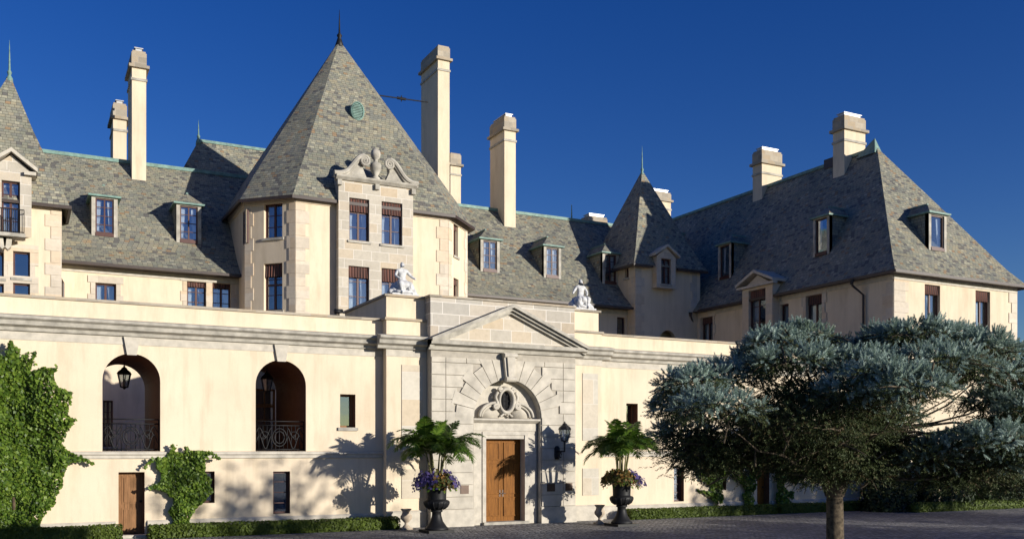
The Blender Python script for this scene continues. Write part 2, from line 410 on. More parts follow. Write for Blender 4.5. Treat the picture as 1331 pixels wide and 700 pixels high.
def dormer(parent, fr, s, w, z0, h, d, deep=3.2, roof_h=.62, cols=2, rows=4, hipped=True, name='dormer'):
    """a slate-cheeked dormer whose front stands at depth d"""
    t = .16; a, b = s-w/2, s+w/2; mb = MB()
    f2 = Fr(*fr.p(0, d, 0)[:2], 0); f2.t, f2.i = fr.t, fr.i
    mb.poly([f2.p(a-t, 0, z0-.5), f2.p(a-t, 0, z0+h+.1), f2.p(a-t, deep, z0+h+.1), f2.p(a-t, deep, z0-.5)], 0)
    mb.poly([f2.p(b+t, 0, z0-.5), f2.p(b+t, deep, z0-.5), f2.p(b+t, deep, z0+h+.1), f2.p(b+t, 0, z0+h+.1)], 0)
    for x0, x1 in ((a-t, a), (b, b+t)): mb.box(f2, x0, x1, -.02, .2, z0-.15, z0+h+.1, 1)
    mb.box(f2, a, b, -.05, .2, z0-.15, z0, 2); mb.box(f2, a, b, -.02, .2, z0+h, z0+h+.1, 1)
    mb.box(f2, a, b, .6, .62, z0, z0+h, 3)
    body = mb.build(name, [M['slate'], M['trim'], M['frame'], M['dark']], parent)
    o = .13; z1 = z0+h+.1; rb = MB(); ap = .55 if hipped else -.02
    A, B, C_, D = f2.p(a-t-o, -o-.02, z1), f2.p(b+t+o, -o-.02, z1), f2.p(b+t+o, deep+1, z1), f2.p(a-t-o, deep+1, z1)
    P, Q = f2.p(s, ap, z1+roof_h), f2.p(s, deep+1, z1+roof_h)
    rb.poly([A, B, P]); rb.poly([B, C_, Q, P]); rb.poly([A, P, Q, D])
    rb.box(f2, a-t-o-.01, b+t+o+.01, -o-.04, deep, z1-.05, z1+.03, 1)
    rb.tube([P, Q], .06, 6, 1)
    rb.build('dormer_roof', [M['slate'], M['copper']], body)
    g = .06; wb = MB()
    for x0, x1, y0, y1 in ((a, a+g, z0, z0+h), (b-g, b, z0, z0+h), (a+g, b-g, z0, z0+g), (a+g, b-g, z0+h-g, z0+h)): wb.box(f2, x0, x1, .05, .13, y0, y1)
    for i in range(1, cols): x = a+w*i/cols; wb.box(f2, x-.03, x+.03, .06, .12, z0+g, z0+h-g)
    for i in range(1, rows): z = z0+h*i/rows; wb.box(f2, a+g, b-g, .07, .11, z-.016, z+.016)
    wb.build('window_frame', M['frame'], body)
    gb = MB(); gb.poly([f2.p(a+g, .095, z0+g), f2.p(b-g, .095, z0+g), f2.p(b-g, .095, z0+h-g), f2.p(a+g, .095, z0+h-g)]); gb.build('pane', M['glass'], body)
    cb = MB()
    for sd in (0, 1):
        r_ = []
        for z, k in ((z0+h-g, 1), (z0+h*.5, .8), (z0+.05, .55)):
            r_.append([f2.p((a+.04+i/8*w*.3*k) if not sd else (b-.04-i/8*w*.3*k), .24+.02*math.sin(i*2.2), z) for i in range(9)])
        cb.grid(r_, 0, False)
    cb.build('curtain', M['curtain'], body, True)
    return body
def chimney(parent, x0, x1, y0, y1, z0, z1, cap=.85, metal=True, foot=None):
    f = Fr(0, 0, 0); mb = MB()
    mb.box(f, x0, x1, y0, y1, z0, z1-cap)
    mb.box(f, x0-.05, x1+.05, y0-.05, y1+.05, z1-cap-.62, z1-cap-.5, 1)
    c = mb.build('chimney', [M['stucco'], M['trim']], parent)
    q = MB(); o = .13
    q.box(f, x0-o*1.1, x1+o*1.1, y0-o*1.1, y1+o*1.1, z1-cap, z1-cap+.14); q.box(f, x0-.02, x1+.02, y0-.02, y1+.02, z1-cap+.14, z1-.1)
    q.box(f, x0+.02, x1-.02, y0+.02, y1-.02, z1-.1, z1)
    q.build('chimney_cap', M['chim'], c)
    if metal:
        q = MB(); q.box(f, x0+.18, x1-.18, y0+.18, y1-.18, z1, z1+.16); q.box(f, x0+.12, x1-.12, y0+.12, y1-.12, z1+.16, z1+.2); q.build('flue_cover', M['metal'], c)
    if foot:
        q = MB(); q.box(f, x0-.04, x1+.04, y0-.04, y1+.04, z0, foot); q.build('flashing', M['copper'], c)
    return c
def quoins(mb, fr, s, z0, z1, side, step=.48, w=(.62, .40), pr=.03):
    """blocks up one edge of a wall face; side is +1 when the wall lies to the right of the edge"""
    z = z0; k = 0
    while z < z1-.1:
        ww = w[k % 2]; e = min(z+step, z1)
        mb.box(fr, s if side > 0 else s-ww, s+ww if side > 0 else s, -pr, .02, z, e-.008); z += step; k += 1
def pipe(parent, pts, r=.055, name='downpipe'):
    mb = MB(); mb.tube(pts, r, 8); mb.tube([Vector(pts[0])+Vector((0, 0, .05)), Vector(pts[0])-Vector((0, 0, .2))], [r*2.2, r*1.2], 8)
    return mb.build(name, M['gutter'], parent)
def finial(parent, x, y, z, h, name='finial'):
    mb = MB(); mb.lathe((x, y, z), [(.16, -.25), (.13, 0), (.06, .12), (.10, .25), (.045, .35), (.03, h*.6), (.004, h)], 10)
    return mb.build(name, M['copper'], parent, True)
def ringroof(mb, outline, c, rings, m=0):
    """rings of (scale, z) about c, closed at the apex"""
    rr = [[(c[0]+(x-c[0])*s, c[1]+(y-c[1])*s, z) for x, y in outline] for s, z in rings]
    mb.grid(rr, m, True, False, False)

# ------------------------------------------------------------------ ground
FW = Fr(0, 31.7)                    # left and right walls of the entrance range
FP = Fr(0, 31.3)                    # plastered piers
FS = Fr(0, 30.9)                    # stone portal
Z0 = Fr(0, 0)
g = MB(); g.poly([(-400, -400, -.02), (600, -400, -.02), (600, 600, -.02), (-400, 600, -.02)]); tag(g.build('ground', M['soil']), kind='structure')
g = MB(); g.poly([(-60, -40, 0), (90, -40, 0), (90, 44, 0), (-60, 44, 0)]); tag(g.build('courtyard_paving', M['cobble']), kind='structure')

# ------------------------------------------------------------------ entrance range
ew = empty('entrance_range', (16, 33, 0), 'long low cream entrance range with arched openings and a pedimented stone portal', 'building')
XL, XA, XB, XC, XD, XE = -12.0, 11.3, 12.8, 18.7, 20.15, 35.3
ZP = 7.32                           # parapet top
a1 = (2.25, 3.93, 2.68, 5.71, True, 4.2); a2 = (6.9, 8.58, 2.68, 5.71, True, 4.2)
r_small = FW.rect(442, 512, 462, 555); r_low1 = FW.rect(264, 612, 279, 653); r_low2 = FW.rect(355, 612, 377, 667); r_door = FW.rect(154, 613, 188, 697); r_door = (*r_door[:2], .1, r_door[3])
wl = MB()
hl = [a1, a2, (*r_small, False, .45), (*r_low1, False, .3), (*r_low2, False, .3), (*r_door, False, .45)]
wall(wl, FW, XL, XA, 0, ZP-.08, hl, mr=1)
r_up = FW.rect(814, 524, 829, 556); r_d1 = FW.rect(876, 606, 889, 651); r_d2 = FW.rect(936, 610, 944, 636); r_rd = FW.rect(984, 607, 1000, 657); r_rd = (*r_rd[:2], .1, r_rd[3])
wall(wl, FW, XD, XE, 0, ZP-.08, [(*r_up, False, .45), (*r_d1, False, .3), (*r_d2, False, .3), (*r_rd, False, .45)], mr=1)
for a, b in ((XA, XB), (XC, XD)):
    wall(wl, FP, a, b, 0, ZP-.08)
wl.poly([FP.p(XA, 0, 0), FP.p(XA, 0, ZP-.08), FP.p(XA, .4, ZP-.08), FP.p(XA, .4, 0)]); wl.poly([FP.p(XD, 0, 0), FP.p(XD, .4, 0), FP.p(XD, .4, ZP-.08), FP.p(XD, 0, ZP-.08)])
# attic blocks behind the parapet over the piers
for a, b in ((XA+.05, XB), (XC, XD-.05)):
    wl.box(Z0, a, b, 31.45, 36.2, ZP+.002, 8.08)
# rear wall, terrace deck and parapet back
FB = Fr(0, 35.9)
wall(wl, FB, XL, XE, 0, 7.0, [(2.25, 3.93, 2.68, 5.71, True, .02), (6.9, 8.58, 2.68, 5.71, True, .02)])
wl.poly([(XL, 31.71, 6.9), (XE, 31.71, 6.9), (XE, 35.9, 6.9), (XL, 35.9, 6.9)])
for s0, s1 in ((XL, XA), (XD, XE)): wl.poly([FW.p(s0, .35, 6.9), FW.p(s1, .35, 6.9), FW.p(s1, .35, ZP-.08), FW.p(s0, .35, ZP-.08)])
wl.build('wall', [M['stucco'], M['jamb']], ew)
# coping
cp = MB()
cp.box(FW, XL, XA-.1, -.06, .42, ZP-.08, ZP); cp.box(FW, XD+.1, XE, -.06, .42, ZP-.08, ZP)
for a, b in ((XA-.07, XB-.02), (XC+.02, XD+.07)): cp.box(FP, a, b, -.07, .75, ZP-.08, ZP)
for a, b in ((XA-.03, XB-.02), (XC+.02, XD+.03)): cp.box(Z0, a, b, 31.37, 36.25, 8.08, 8.16)
cp.build('coping', M['chim'], ew)
# cornice: two faces stepped out over a pale frieze
def cornice(mb, fr, s0, s1):
    mb.prof(fr, s0, s1, [(0, 6.22), (-.10, 6.24), (-.13, 6.34), (-.28, 6.40), (-.30, 6.52), (-.40, 6.58), (-.40, 6.66), (0, 6.74)][::-1])
cb = MB(); cornice(cb, FW, XL, XA-.05); cornice(cb, FP, XA-.35, XB-.05); cornice(cb, FP, XC+.05, XD+.35); cornice(cb, FW, XD+.05, XE)
cb.build('cornice', M['trim'], ew)
fz = MB()
for fr, a, b in ((FW, XL, XA-.01), (FP, XA-.015, XB), (FP, XC, XD+.015), (FW, XD+.01, XE)): fz.box(fr, a, b, -.02, .01, 5.98, 6.218)
fz.build('frieze', M['light'], ew)
st = MB()
for a, b in ((XL, XA-.01), (XD+.01, XE)): st.prof(FW, a, b, [(0, 2.44), (-.06, 2.46), (-.06, 2.55), (-.11, 2.58), (-.11, 2.655), (0, 2.675)][::-1])
st.build('string_course', M['light'], ew)
pl = MB()
def plinth(fr, a, b, h=.52): pl.prof(fr, a, b, [(0, .0), (-.09, .0), (-.09, h-.06), (-.03, h), (0, h)][::-1])
for args in ((FW, XL, r_door[0]-.08), (FW, r_door[1]+.08, XA-.01), (FW, XD+.01, r_rd[0]-.06), (FW, r_rd[1]+.06, XE), (FP, XA-.02, XB-.03, .60), (FP, XC+.03, XD+.02, .60)):
    pl = MB(); plinth(*args); pl.build('plinth', M['light'], ew)
# keystones over the arches
for a, b in ((2.25, 3.93), (6.9, 8.58)):
    c = (a+b)/2; q = MB(); q.prism(FW, [(c-.14, 5.66), (c+.14, 5.66), (c+.24, 6.22), (c-.24, 6.22)], -.10, .02); q.build('keystone', M['light'], ew)
# stone panels on the piers
for fr, lst in ((FP, [(522, 474, 549, 598), (522, 609, 550, 647)]), (FP, [(757, 485, 777, 572), (757, 608, 778, 643)])):
    for r_ in lst:
        a, b, c, e = fr.rect(*r_); q = MB(); q.box(fr, a, b, -.025, .01, c, e); q.build('stone_panel', M['panel'], ew)
# plain windows of the range
window(ew, FW, r_small, 1, 1, .32, 0, 0, 0, m='oldwood')
window(ew, FW, r_up, 1, 1, .32, 0, 0, 0, m='oldwood')
for r_ in (r_low1, r_low2, r_d1, r_d2): window(ew, FW, r_, 1, 4, .2, 0, 0, 0, sill=False)
# glazed door at the back of the second arch
FB2 = Fr(0, 35.85)
window(ew, FB2, (6.95, 8.53, 2.7, 5.0), 4, 4, .0, 0, 0, 0, transom=.72, sill=False, name='glazed_door', m='oldwood')
q = MB(); q.prism(FB2, [(7.74+.84*math.cos(math.pi*i/16), 5.0+.72*math.sin(math.pi*i/16)) for i in range(17)], .05, .1); q.build('arched_fanlight', M['glass'], ew)
def plank_door(fr, rc, mat, name='side_door', rec=.35):
    a, b, c, e = rc; mb = MB()
    mb.box(fr, a, b, rec, rec+.06, c, e)
    w_ = b-a
    for z0, z1 in ((c+.12, c+(e-c)*.42), (c+(e-c)*.48, e-.12)):
        mb.box(fr, a+.12, b-.12, rec-.012, rec+.01, z0, z1); mb.box(fr, a+.18, b-.18, rec-.03, rec, z0+.06, z1-.06)
    d = mb.build(name, mat, ew)
    k = MB(); k.lathe((0, 0, 0), [(.03, 0), (.04, .03), (.0, .06)], 10)
    k.v = [fr.p(b-.08+x, rec-z, c+1.0+y) for x, y, z in k.v]; k.build('handle', M['iron'], d)
    return d
plank_door(FW, r_door, M['oldwood']); plank_door(FW, r_rd, M['oak'])
for r_ in (r_door, r_rd):
    q = MB(); q.box(FW, r_[0]-.1, r_[1]+.1, -.35, .35, .0, .1); q.build('door_step', M['light'], ew)
# wrought iron railings
def railing(a, b, z0, d=.25, fr=FW, h=1.0):
    mb = MB(); bar = lambda p, q_, r=.014: mb.tube([fr.p(*p), fr.p(*q_)], r, 6)
    for z in (z0+.06, z0+h-.14, z0+h): bar((a, d, z), (b, d, z), .018)
    n = 12
    for i in range(n+1):
        x = a+(b-a)*i/n; bar((x, d, z0), (x, d, z0+h-.14 if i % 12 else z0+h))
    c = (a+b)/2
    for rr in (.16, .24): mb.tube([fr.p(c+rr*math.cos(t*.3142), d-.02, z0+.46+rr*1.25*math.sin(t*.3142)) for t in range(21)], .02, 6)
    for sg in (-1, 1):
        for zc, amp in ((.30, .22), (.62, .16)):
            mb.tube([fr.p(c+sg*(.26+.055*t/2), d-.02, z0+zc+amp*math.cos(t*.42)) for t in range(20) if .26+.055*t/2 < (b-a)/2], .018, 6)
        mb.tube([fr.p(c+sg*(.52+.02*t*math.cos(t*.55)*.55), d-.02, z0+.5+.011*t*math.sin(t*.55)) for t in range(18)], .016, 6)
    return mb.build('railing', M['iron'], ew, True)
railing(2.27, 3.91, 2.68); railing(6.92, 8.56, 2.68)

# ---- stone portal
CX, RA, ZS = 15.83, 1.37, 3.90
pw = MB()
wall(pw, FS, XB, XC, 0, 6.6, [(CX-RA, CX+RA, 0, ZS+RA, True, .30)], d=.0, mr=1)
pw.poly([FS.p(XB, 0, 0), FS.p(XB, 0, 6.6), FS.p(XB, .4, 6.6), FS.p(XB, .4, 0)]); pw.poly([FS.p(XC, 0, 0), FS.p(XC, .4, 0), FS.p(XC, .4, 6.6), FS.p(XC, 0, 6.6)])
FN = Fr(0, 31.2)
wall(pw, FN, CX-RA, CX+RA, 0, ZS+RA+.05, [(15.03, 16.63, .0, 3.13, False, .35)], m=1)
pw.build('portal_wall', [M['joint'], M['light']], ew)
at = MB(); at.box(Z0, XB, XC, 30.94, 36.1, 6.58, 8.10); at.build('attic', M['attic'], ew)
q = MB(); q.box(Z0, XB-.05, XC+.05, 30.88, 36.2, 8.10, 8.17); q.build('attic_coping', M['chim'], ew)
# rusticated courses and radiating voussoirs
rb = MB(); H = .432; z = .62; k = 0; gap = .024; RO = 2.2
while z < 5.95:
    e = min(z+H, 6.0); zm = (z+e)/2; wdt = .80
    dz = max(0, zm-ZS)
    inner = RA+.03 if zm < ZS else (math.sqrt(max(0, RO*RO-dz*dz)) if dz < RO else 0)
    for sgn in (-1, 1):
        x = CX+sgn*inner; end = XB if sgn < 0 else XC; pos = end
        first = .55 if k % 2 else .30
        pos_list = [end]; p_ = end-sgn*(first+ (0 if k % 2 else .25))
        while (p_-x)*sgn > .28: pos_list.append(p_); p_ -= sgn*wdt
        pos_list.append(x if inner > 0 else CX)
        for p0, p1 in zip(pos_list, pos_list[1:]):
            lo, hi = min(p0, p1)+gap/2, max(p0, p1)-gap/2
            if hi-lo > .05: rb.box(FS, lo, hi, -.05, .01, z+gap/2, e-gap/2)
    z += H; k += 1
nv = 15
for i in range(nv):
    if i == nv//2: continue
    t0, t1 = math.pi*i/nv+.006, math.pi*(i+1)/nv-.006
    ro = 2.32 if i % 2 else 2.10
    top = []
    for t in (t0, t1):
        r_ = min(ro, (5.98-ZS)/max(math.sin(t), .05)); top.append((CX-r_*math.cos(t), ZS+r_*math.sin(t)))
    if abs(i-nv//2) <= 2:
        top = [(CX-(5.98-ZS)/math.tan(t) if abs(math.tan(t)) > .01 else CX, 5.98) for t in (t0, t1)]
    pts = [(CX-(RA+.015)*math.cos(t), ZS+(RA+.015)*math.sin(t)) for t in (t1, (t0+t1)/2, t0)]
    rb.prism(FS, top + pts, -.058, .012)
rb.build('rusticated_blocks', M['block'], ew)
for x0, x1 in ((XB-.03, CX-RA-.01), (CX+RA+.01, XC+.03)): pb = MB(); pb.box(FS, x0, x1, -.07, .0, 0, .61); pb.build('portal_plinth', M['light'], ew)
# big scrolled keystone
ks = MB(); ks.prism(FS, [(CX-.16, 5.2), (CX+.16, 5.2), (CX+.27, 6.24), (CX-.27, 6.24)], -.22, .02)
ks.prism(FS, [(CX-.09, 5.28), (CX+.09, 5.28), (CX+.17, 6.2), (CX-.17, 6.2)], -.29, -.2)
ks.tube([FS.p(CX-.20, -.24, 5.28), FS.p(CX+.20, -.24, 5.28)], .10, 12); ks.tube([FS.p(CX-.26, -.24, 6.14), FS.p(CX+.26, -.24, 6.14)], .08, 12)
ks.build('portal_keystone', M['light'], ew)
# pediment
pd = MB(); PX0, PX1, PZ, PA = XB-.12, XC+.35, 6.60, 7.98; PC = (PX0+PX1)/2
pd.prof(FS, PX0, PX1, [(0, 6.22), (-.10, 6.24), (-.14, 6.36), (-.36, 6.42), (-.38, 6.56), (0, 6.60)][::-1])
pd.prism(FS, [(PX0+.5, 6.6), (PX1-.5, 6.6), (PC, PA-.22)], -.08, .05, 1)
for sg, px in ((1, PX0), (-1, PX1)):
    L_ = math.hypot(PC-px, PA-6.62); tx, tz = (PC-px)/L_, (PA-6.62)/L_
    for off, th, o0 in ((.0, .12, -.46), (-.12, .10, -.34), (-.22, .10, -.22)):
        nx, nz = -tz*sg, tx*sg
        p0 = (px+nx*0, 6.62+off); p1 = (PC, PA+off)
        pd.prism(FS, [(p0[0], p0[1]-th), (PC, PA+off-th), (PC, PA+off), (p0[0], p0[1])], o0, -.0, 0)
pd.build('pediment', [M['trim'], M['stone']], ew)
# door surround, lintel, cornice
ds = MB()
for a, b in ((14.52, 15.03), (16.63, 17.14)):
    ds.box(FN, a, b, -.10, .0, .0, 3.42); c0, c1 = (b-.14, b) if b < 16 else (a, a+.14); ds.box(FN, c0, c1, -.14, -.098, .0, 3.27)
ds.box(FN, 15.032, 16.628, -.10, .0, 3.13, 3.42); ds.box(FN, 14.89, 16.77, -.14, -.098, 3.272, 3.38)
ds.box(FN, 14.52, 17.14, -.13, .0, 3.422, 3.70); ds.prof(FN, 14.47, 17.19, [(0, 3.70), (-.16, 3.71), (-.30, 3.80), (-.30, 3.86), (0, 3.88)][::-1])
ds.build('door_surround', M['light'], ew)
# double door
dd = empty('d', (0, 0, 0)); bpy.data.objects.remove(dd)
for a, b in ((15.03, 15.826), (15.834, 16.63)):
    mb = MB(); mb.box(FN, a, b, .24, .31, .10, 3.13)
    for z0, z1 in ((.28, .98), (1.1, 2.25), (2.36, 3.0)):
        mb.box(FN, a+.11, b-.11, .225, .25, z0, z1); mb.box(FN, a+.16, b-.16, .238, .243, z0+.05, z1-.05)
        for x0, x1, y0, y1 in ((a+.09, a+.125, z0, z1), (b-.125, b-.09, z0, z1), (a+.125, b-.125, z0, z0+.035), (a+.125, b-.125, z1-.035, z1)):
            mb.box(FN, x0, x1, .205, .24, y0, y1)
    dl = mb.build('door_leaf', M['oak'], ew)
    k = MB(); hx = b-.06 if a < 15.5 else a+.06
    k.tube([FN.p(hx, .24, 1.12), FN.p(hx, .17, 1.12), FN.p(hx+.08, .17, 1.12)], .018, 8); k.box(FN, hx-.03, hx+.03, .225, .24, 1.0, 1.25)
    k.build('handle', M['bronze'], dl)
q = MB(); q.box(FN, 14.9, 16.76, -.25, .34, .0, .1); q.build('threshold', M['trim'], ew)
# cartouche with oval light and scrolls
ct = MB(); OC = (CX, 4.62)
def oval(rx, rz, d, n=28): return [FN.p(OC[0]+rx*math.cos(2*math.pi*i/n), d, OC[1]+rz*math.sin(2*math.pi*i/n)) for i in range(n)]
ct.grid([oval(.27, .42, .0), oval(.27, .42, -.20), oval(.33, .48, -.30), oval(.40, .56, -.26), oval(.44, .62, -.12), oval(.46, .64, .0)], 0)
def scroll(mb, fr, pts, r, d=-.16, n=8): mb.tube([fr.p(x, d, z) for x, z in pts], r, n)
for sg in (-1, 1):
    # raking volute from the outer corner up to the cartouche
    path = [(CX+sg*(1.27-.80*(1-math.cos(t*1.5))), 3.93+.60*math.sin(t*1.5)) for t in np.linspace(0, 1, 16)]
    scroll(ct, FN, path, .065, -.20); scroll(ct, FN, [(CX+(x-CX)*.9, 3.9+(z-3.9)*.86) for x, z in path], .05, -.15)
    ct.prism(FN, [(CX+sg*1.27, 3.88)] + path + [(CX+sg*.30, 4.5), (CX+sg*.30, 3.88)], -.12, .0)
    c = path[-1]; scroll(ct, FN, [(c[0]-sg*.15*(1-t/24)*math.sin(t*.6), c[1]-.14+.15*(1-t/24)*math.cos(t*.6)) for t in range(22)], .055, -.24)
    # curling ears beside and above the oval
    scroll(ct, FN, [(CX+sg*(.42+.10*math.sin(t*.32)), 4.98-.045*t) for t in range(14)], .07, -.2)
    scroll(ct, FN, [(CX+sg*(.30+.11*(1-t/20)*math.cos(t*.6)), 5.08+.11*(1-t/20)*math.sin(t*.6)) for t in range(18)], .045, -.22)
    scroll(ct, FN, [(CX+sg*(.05+.022*t), 4.02+.05*math.sin(t*.5)) for t in range(12)], .05, -.18)
kk = .86
ct.v = [(CX+(x-CX)*kk, y, 3.88+(z-3.88)*kk) for x, y, z in ct.v]
ct.build('cartouche', M['block'], ew, True)
OC = (CX, 3.88+.74*.86); q = MB(); q.poly(oval(.26, .39, -.06)); ovw = q.build('oval_window', M['dark'], ew)
q = MB()
for i in range(1, 3): q.tube([FN.p(CX-.23+.153*i, -.10, 4.19), FN.p(CX-.23+.153*i, -.10, 4.84)], .012, 6)
for i in range(1, 4): q.tube([FN.p(CX-.22, -.10, 4.18+.17*i), FN.p(CX+.22, -.10, 4.18+.17*i)], .012, 6)
q.build('glazing_bar', M['iron'], ovw)

# ------------------------------------------------------------------ main house
YM, ZE, YR, ZR = 45.3, 11.0, 50.2, 16.85
FM = Fr(0, YM)
mh = empty('main_house', (18, 48, 0), 'long cream main house behind the entrance range under one tall slate roof with dormers', 'building')
wm = MB()
mw = [FM.rect(124, 368, 151, 393), FM.rect(243, 366, 268, 405), FM.rect(276, 368, 300, 406), FM.rect(802, 412, 813, 440), FM.rect(134, 520, 147, 580)]
mw[0] = (*mw[0][:2], mw[0][3]-1.5, mw[0][3])
wall(wm, FM, -3, 40, 0, ZE, mw)
wm.poly([FM.p(-3, 10, 0), FM.p(40, 10, 0), FM.p(40, 10, ZE), FM.p(-3, 10, ZE)][::-1]); wm.poly([FM.p(-3, 0, 0), FM.p(-3, 0, ZE), FM.p(-3, 10, ZE), FM.p(-3, 10, 0)])
wm.box(FM, -3, 40, -.05, .01, ZE-.55, ZE-.2, 1)
wm.build('wall', [M['stucco'], M['light']], mh)
window(mh, FM, mw[0], 2, 2, blind=0, surround=.3); window(mh, FM, mw[1], 2, 3, blind=.18, surround=.28); window(mh, FM, mw[2], 2, 3, blind=.18, surround=.28)
window(mh, FM, mw[3], 1, 2, curtain=0); window(mh, FM, mw[4], 2, 4, curtain=0)
RP = [(-.62, ZE-.22), (.35, ZE+.62), (YR-YM, ZR)]             # eave, kick, ridge: (depth, z)
def roofdz(z): # depth of the front slope at height z
    (d0, z0), (d1, z1) = (RP[0], RP[1]) if z < RP[1][1] else (RP[1], RP[2])
    return d0+(d1-d0)*(z-z0)/(z1-z0)
rm = MB(); prof = RP + [(2*(YR-YM)-d, z) for d, z in RP[-2::-1]]
X0_, X1_ = -3.4, 40
nseg = 1
for (d0, z0), (d1, z1) in zip(prof, prof[1:]):
    rm.poly([FM.p(X0_, d0, z0), FM.p(X1_, d0, z0), FM.p(X1_, d1, z1), FM.p(X0_, d1, z1)])
rm.poly([FM.p(X0_, d, z) for d, z in prof]); rm.poly([FM.p(X1_, d, z) for d, z in prof][::-1])
ro_ = rm.build('roof', M['slate'], mh)
q = MB(); q.box(FM, X0_, X1_, YR-YM-.12, YR-YM+.12, ZR-.08, ZR+.09); q.build('ridge_capping', M['copper'], mh)
q = MB(); q.box(FM, X0_, X1_, -.70, -.56, ZE-.32, ZE-.20); q.box(FM, X0_, X1_, -.56, .0, ZE-.30, ZE-.24); q.build('gutter', M['gutter'], mh)
for rc in ((124, 258, 148, 303), (234, 268, 257, 312), (628, 313, 646, 350), (710, 322, 726, 358), (786, 331, 801, 366)):
    d = 1.2
    for _ in range(6):
        a, b, c, e = FM.rect(*rc, d=d); d = roofdz(c)-.12
    dormer(mh, FM, (a+b)/2, b-a, c, e-c, d)
# chimneys
def chim_px(parent, ul, uc, ur, vt, vb, Y, **kw):
    f = Fr(0, Y); x0, zt = f.pt(uc, vt); x1, _ = f.pt(ur, vt); zb = f.pt(uc, vb)[1]
    k = (ul-665.5)/1235; y1 = x0*(CS-SN*k)/(SN+CS*k)
    return chimney(parent, x0, x1, Y, max(Y+.6, min(y1, Y+3.5)), zb-1.2, zt, **kw)
chimney(mh, *[(lambda f: (f.pt(171.5, 63)[0], f.pt(190, 63)[0]))(Fr(0, 49.3))][0], 49.3, 51.2, 14.5, Fr(0, 49.3).pt(180, 66)[1])
chimney(mh, *[(lambda f: (f.pt(147, 132)[0], f.pt(164.5, 132)[0]))(Fr(0, 53))][0], 53, 54.6, 13, Fr(0, 53).pt(155, 134)[1])
chim_px(mh, 547.5, 569.3, 584.3, 58, 268, 50.5, metal=False)
chim_px(mh, 583, 585.5, 599, 198, 268, 57, metal=False)
chim_px(mh, 637, 655.7, 670.3, 150, 289, 49.2)
q5 = Fr(0, 54)
chimney(mh, q5.pt(765, 280)[0], q5.pt(789, 280)[0], 54, 55, 14, q5.pt(775, 281)[1], cap=.5)
q5 = Fr(0, 57.5)
chimney(mh, q5.pt(849, 247)[0], q5.pt(872, 247)[0], 57.5, 58.6, 14, q5.pt(860, 249)[1], cap=.7)
x, z = Fr(0, 50.4).pt(743, 287); q = MB(); q.tube([(x, 50.4, ZR-.1), (x, 50.4, z+1.0)], [.06, .02], 8); q.build('lightning_rod', M['copper'], mh)
a = FM.pt(74, 337, -.55); pipe(mh, [(a[0], YM-.55, ZE-.3), (a[0], YM-.55, ZE-.7), (a[0]+.25, YM-.1, ZE-1.1), (a[0]+.25, YM-.1, .1)])
a = FM.pt(831, 398, -.3); pipe(mh, [(a[0], YM-.5, ZE-.35), (a[0]-.05, YM-.4, ZE-.7), (a[0]-.25, YM-.12, ZE-1.2), (a[0]-.25, YM-.12, .1)])
# the roof that stands behind the big tower
bk = MB(); bx0, bx1, by0, by1, bz = 4.4, 21.0, 52.0, 62.0, 20.55
e_ = [(bx0, by0, 11), (bx1, by0, 11), (bx1, by1, 11), (bx0, by1, 11)]
r0, r1 = (9.15, 57, bz), (17.0, 57, bz)
bk.poly([e_[0], e_[1], r1, r0]); bk.poly([e_[1], e_[2], r1]); bk.poly([e_[2], e_[3], r0, r1]); bk.poly([e_[3], e_[0], r0])
bk.build('rear_roof', M['slate'], mh)
q = MB(); q.box(Z0, 9.15, 17, 56.9, 57.1, bz-.08, bz+.08); q.build('rear_ridge_capping', M['copper'], mh)
finial(mh, 9.15, 57, bz, 1.2)

# ------------------------------------------------------------------ great octagonal tower
tw = empty('octagonal_tower', (14.6, 47.5, 0), 'big octagonal cream tower with quoins under a tall pointed slate roof', 'tower')
TX0, TX1, TY0, TC = 10.9, 18.3, 42.0, 1.83
ZT = 14.1
oc = [(TX0, TY0), (TX1, TY0), (TX1+TC, TY0+TC), (TX1+TC, TY0+11-TC), (TX1, TY0+11), (TX0, TY0+11), (TX0-TC, TY0+11-TC), (TX0-TC, TY0+TC)]
FT = Fr(TX0, TY0, 0); LT = TX1-TX0
FTL = Fr(TX0-TC, TY0+TC, -45); LO = TC*math.sqrt(2)
FTR = Fr(TX1, TY0, 45)
FTS = Fr(TX0-TC, TY0+11-TC, -90)
BW = MB(); FBY = Fr(TX0, TY0-.42, 0)
bay0, bay1 = FBY.pt(440, 300)[0], FBY.pt(537, 300)[0]
tf = [FBY.rect(454, 258, 480, 313), FBY.rect(496, 263, 523, 318), FBY.rect(453, 346, 480, 404), FBY.rect(496, 349, 521, 407)]
tl = [FTL.rect(343, 264, 367, 309), FTL.rect(343, 342, 367, 403)]
tr = [FTR.rect(589.5, 292, 595.5, 333), FTR.rect(589.5, 362, 596, 402)]
ts = [FTS.rect(315.8, 274, 320, 317)]
wt = MB()
wall(wt, FT, 0, bay0, 0, ZT, []); wall(wt, FT, bay1, LT, 0, ZT, [])
wall(wt, FTL, 0, LO, 0, ZT, tl); wall(wt, FTR, 0, LO, 0, ZT, tr)
wall(wt, FTS, 0, 11-2*TC, 0, ZT, ts, reveal=.04)
for p, q_ in ((2, 3), (3, 4), (4, 5), (5, 6)):
    wt.poly([(*oc[p], 0), (*oc[q_], 0), (*oc[q_], ZT), (*oc[p], ZT)])
wt.build('wall', M['stucco'], tw)
by = MB(); zb1 = FBY.pt(488, 235)[1]
wall(by, FBY, bay0, bay1, 0, zb1, tf, reveal=.3)
for s_, flip in ((bay0, 0), (bay1, 1)):
    f_ = [FBY.p(s_, 0, 0), FBY.p(s_, 0, zb1), FBY.p(s_, 1.9, zb1), FBY.p(s_, 1.9, 0)]
    by.poly(f_[::-1] if flip else f_)
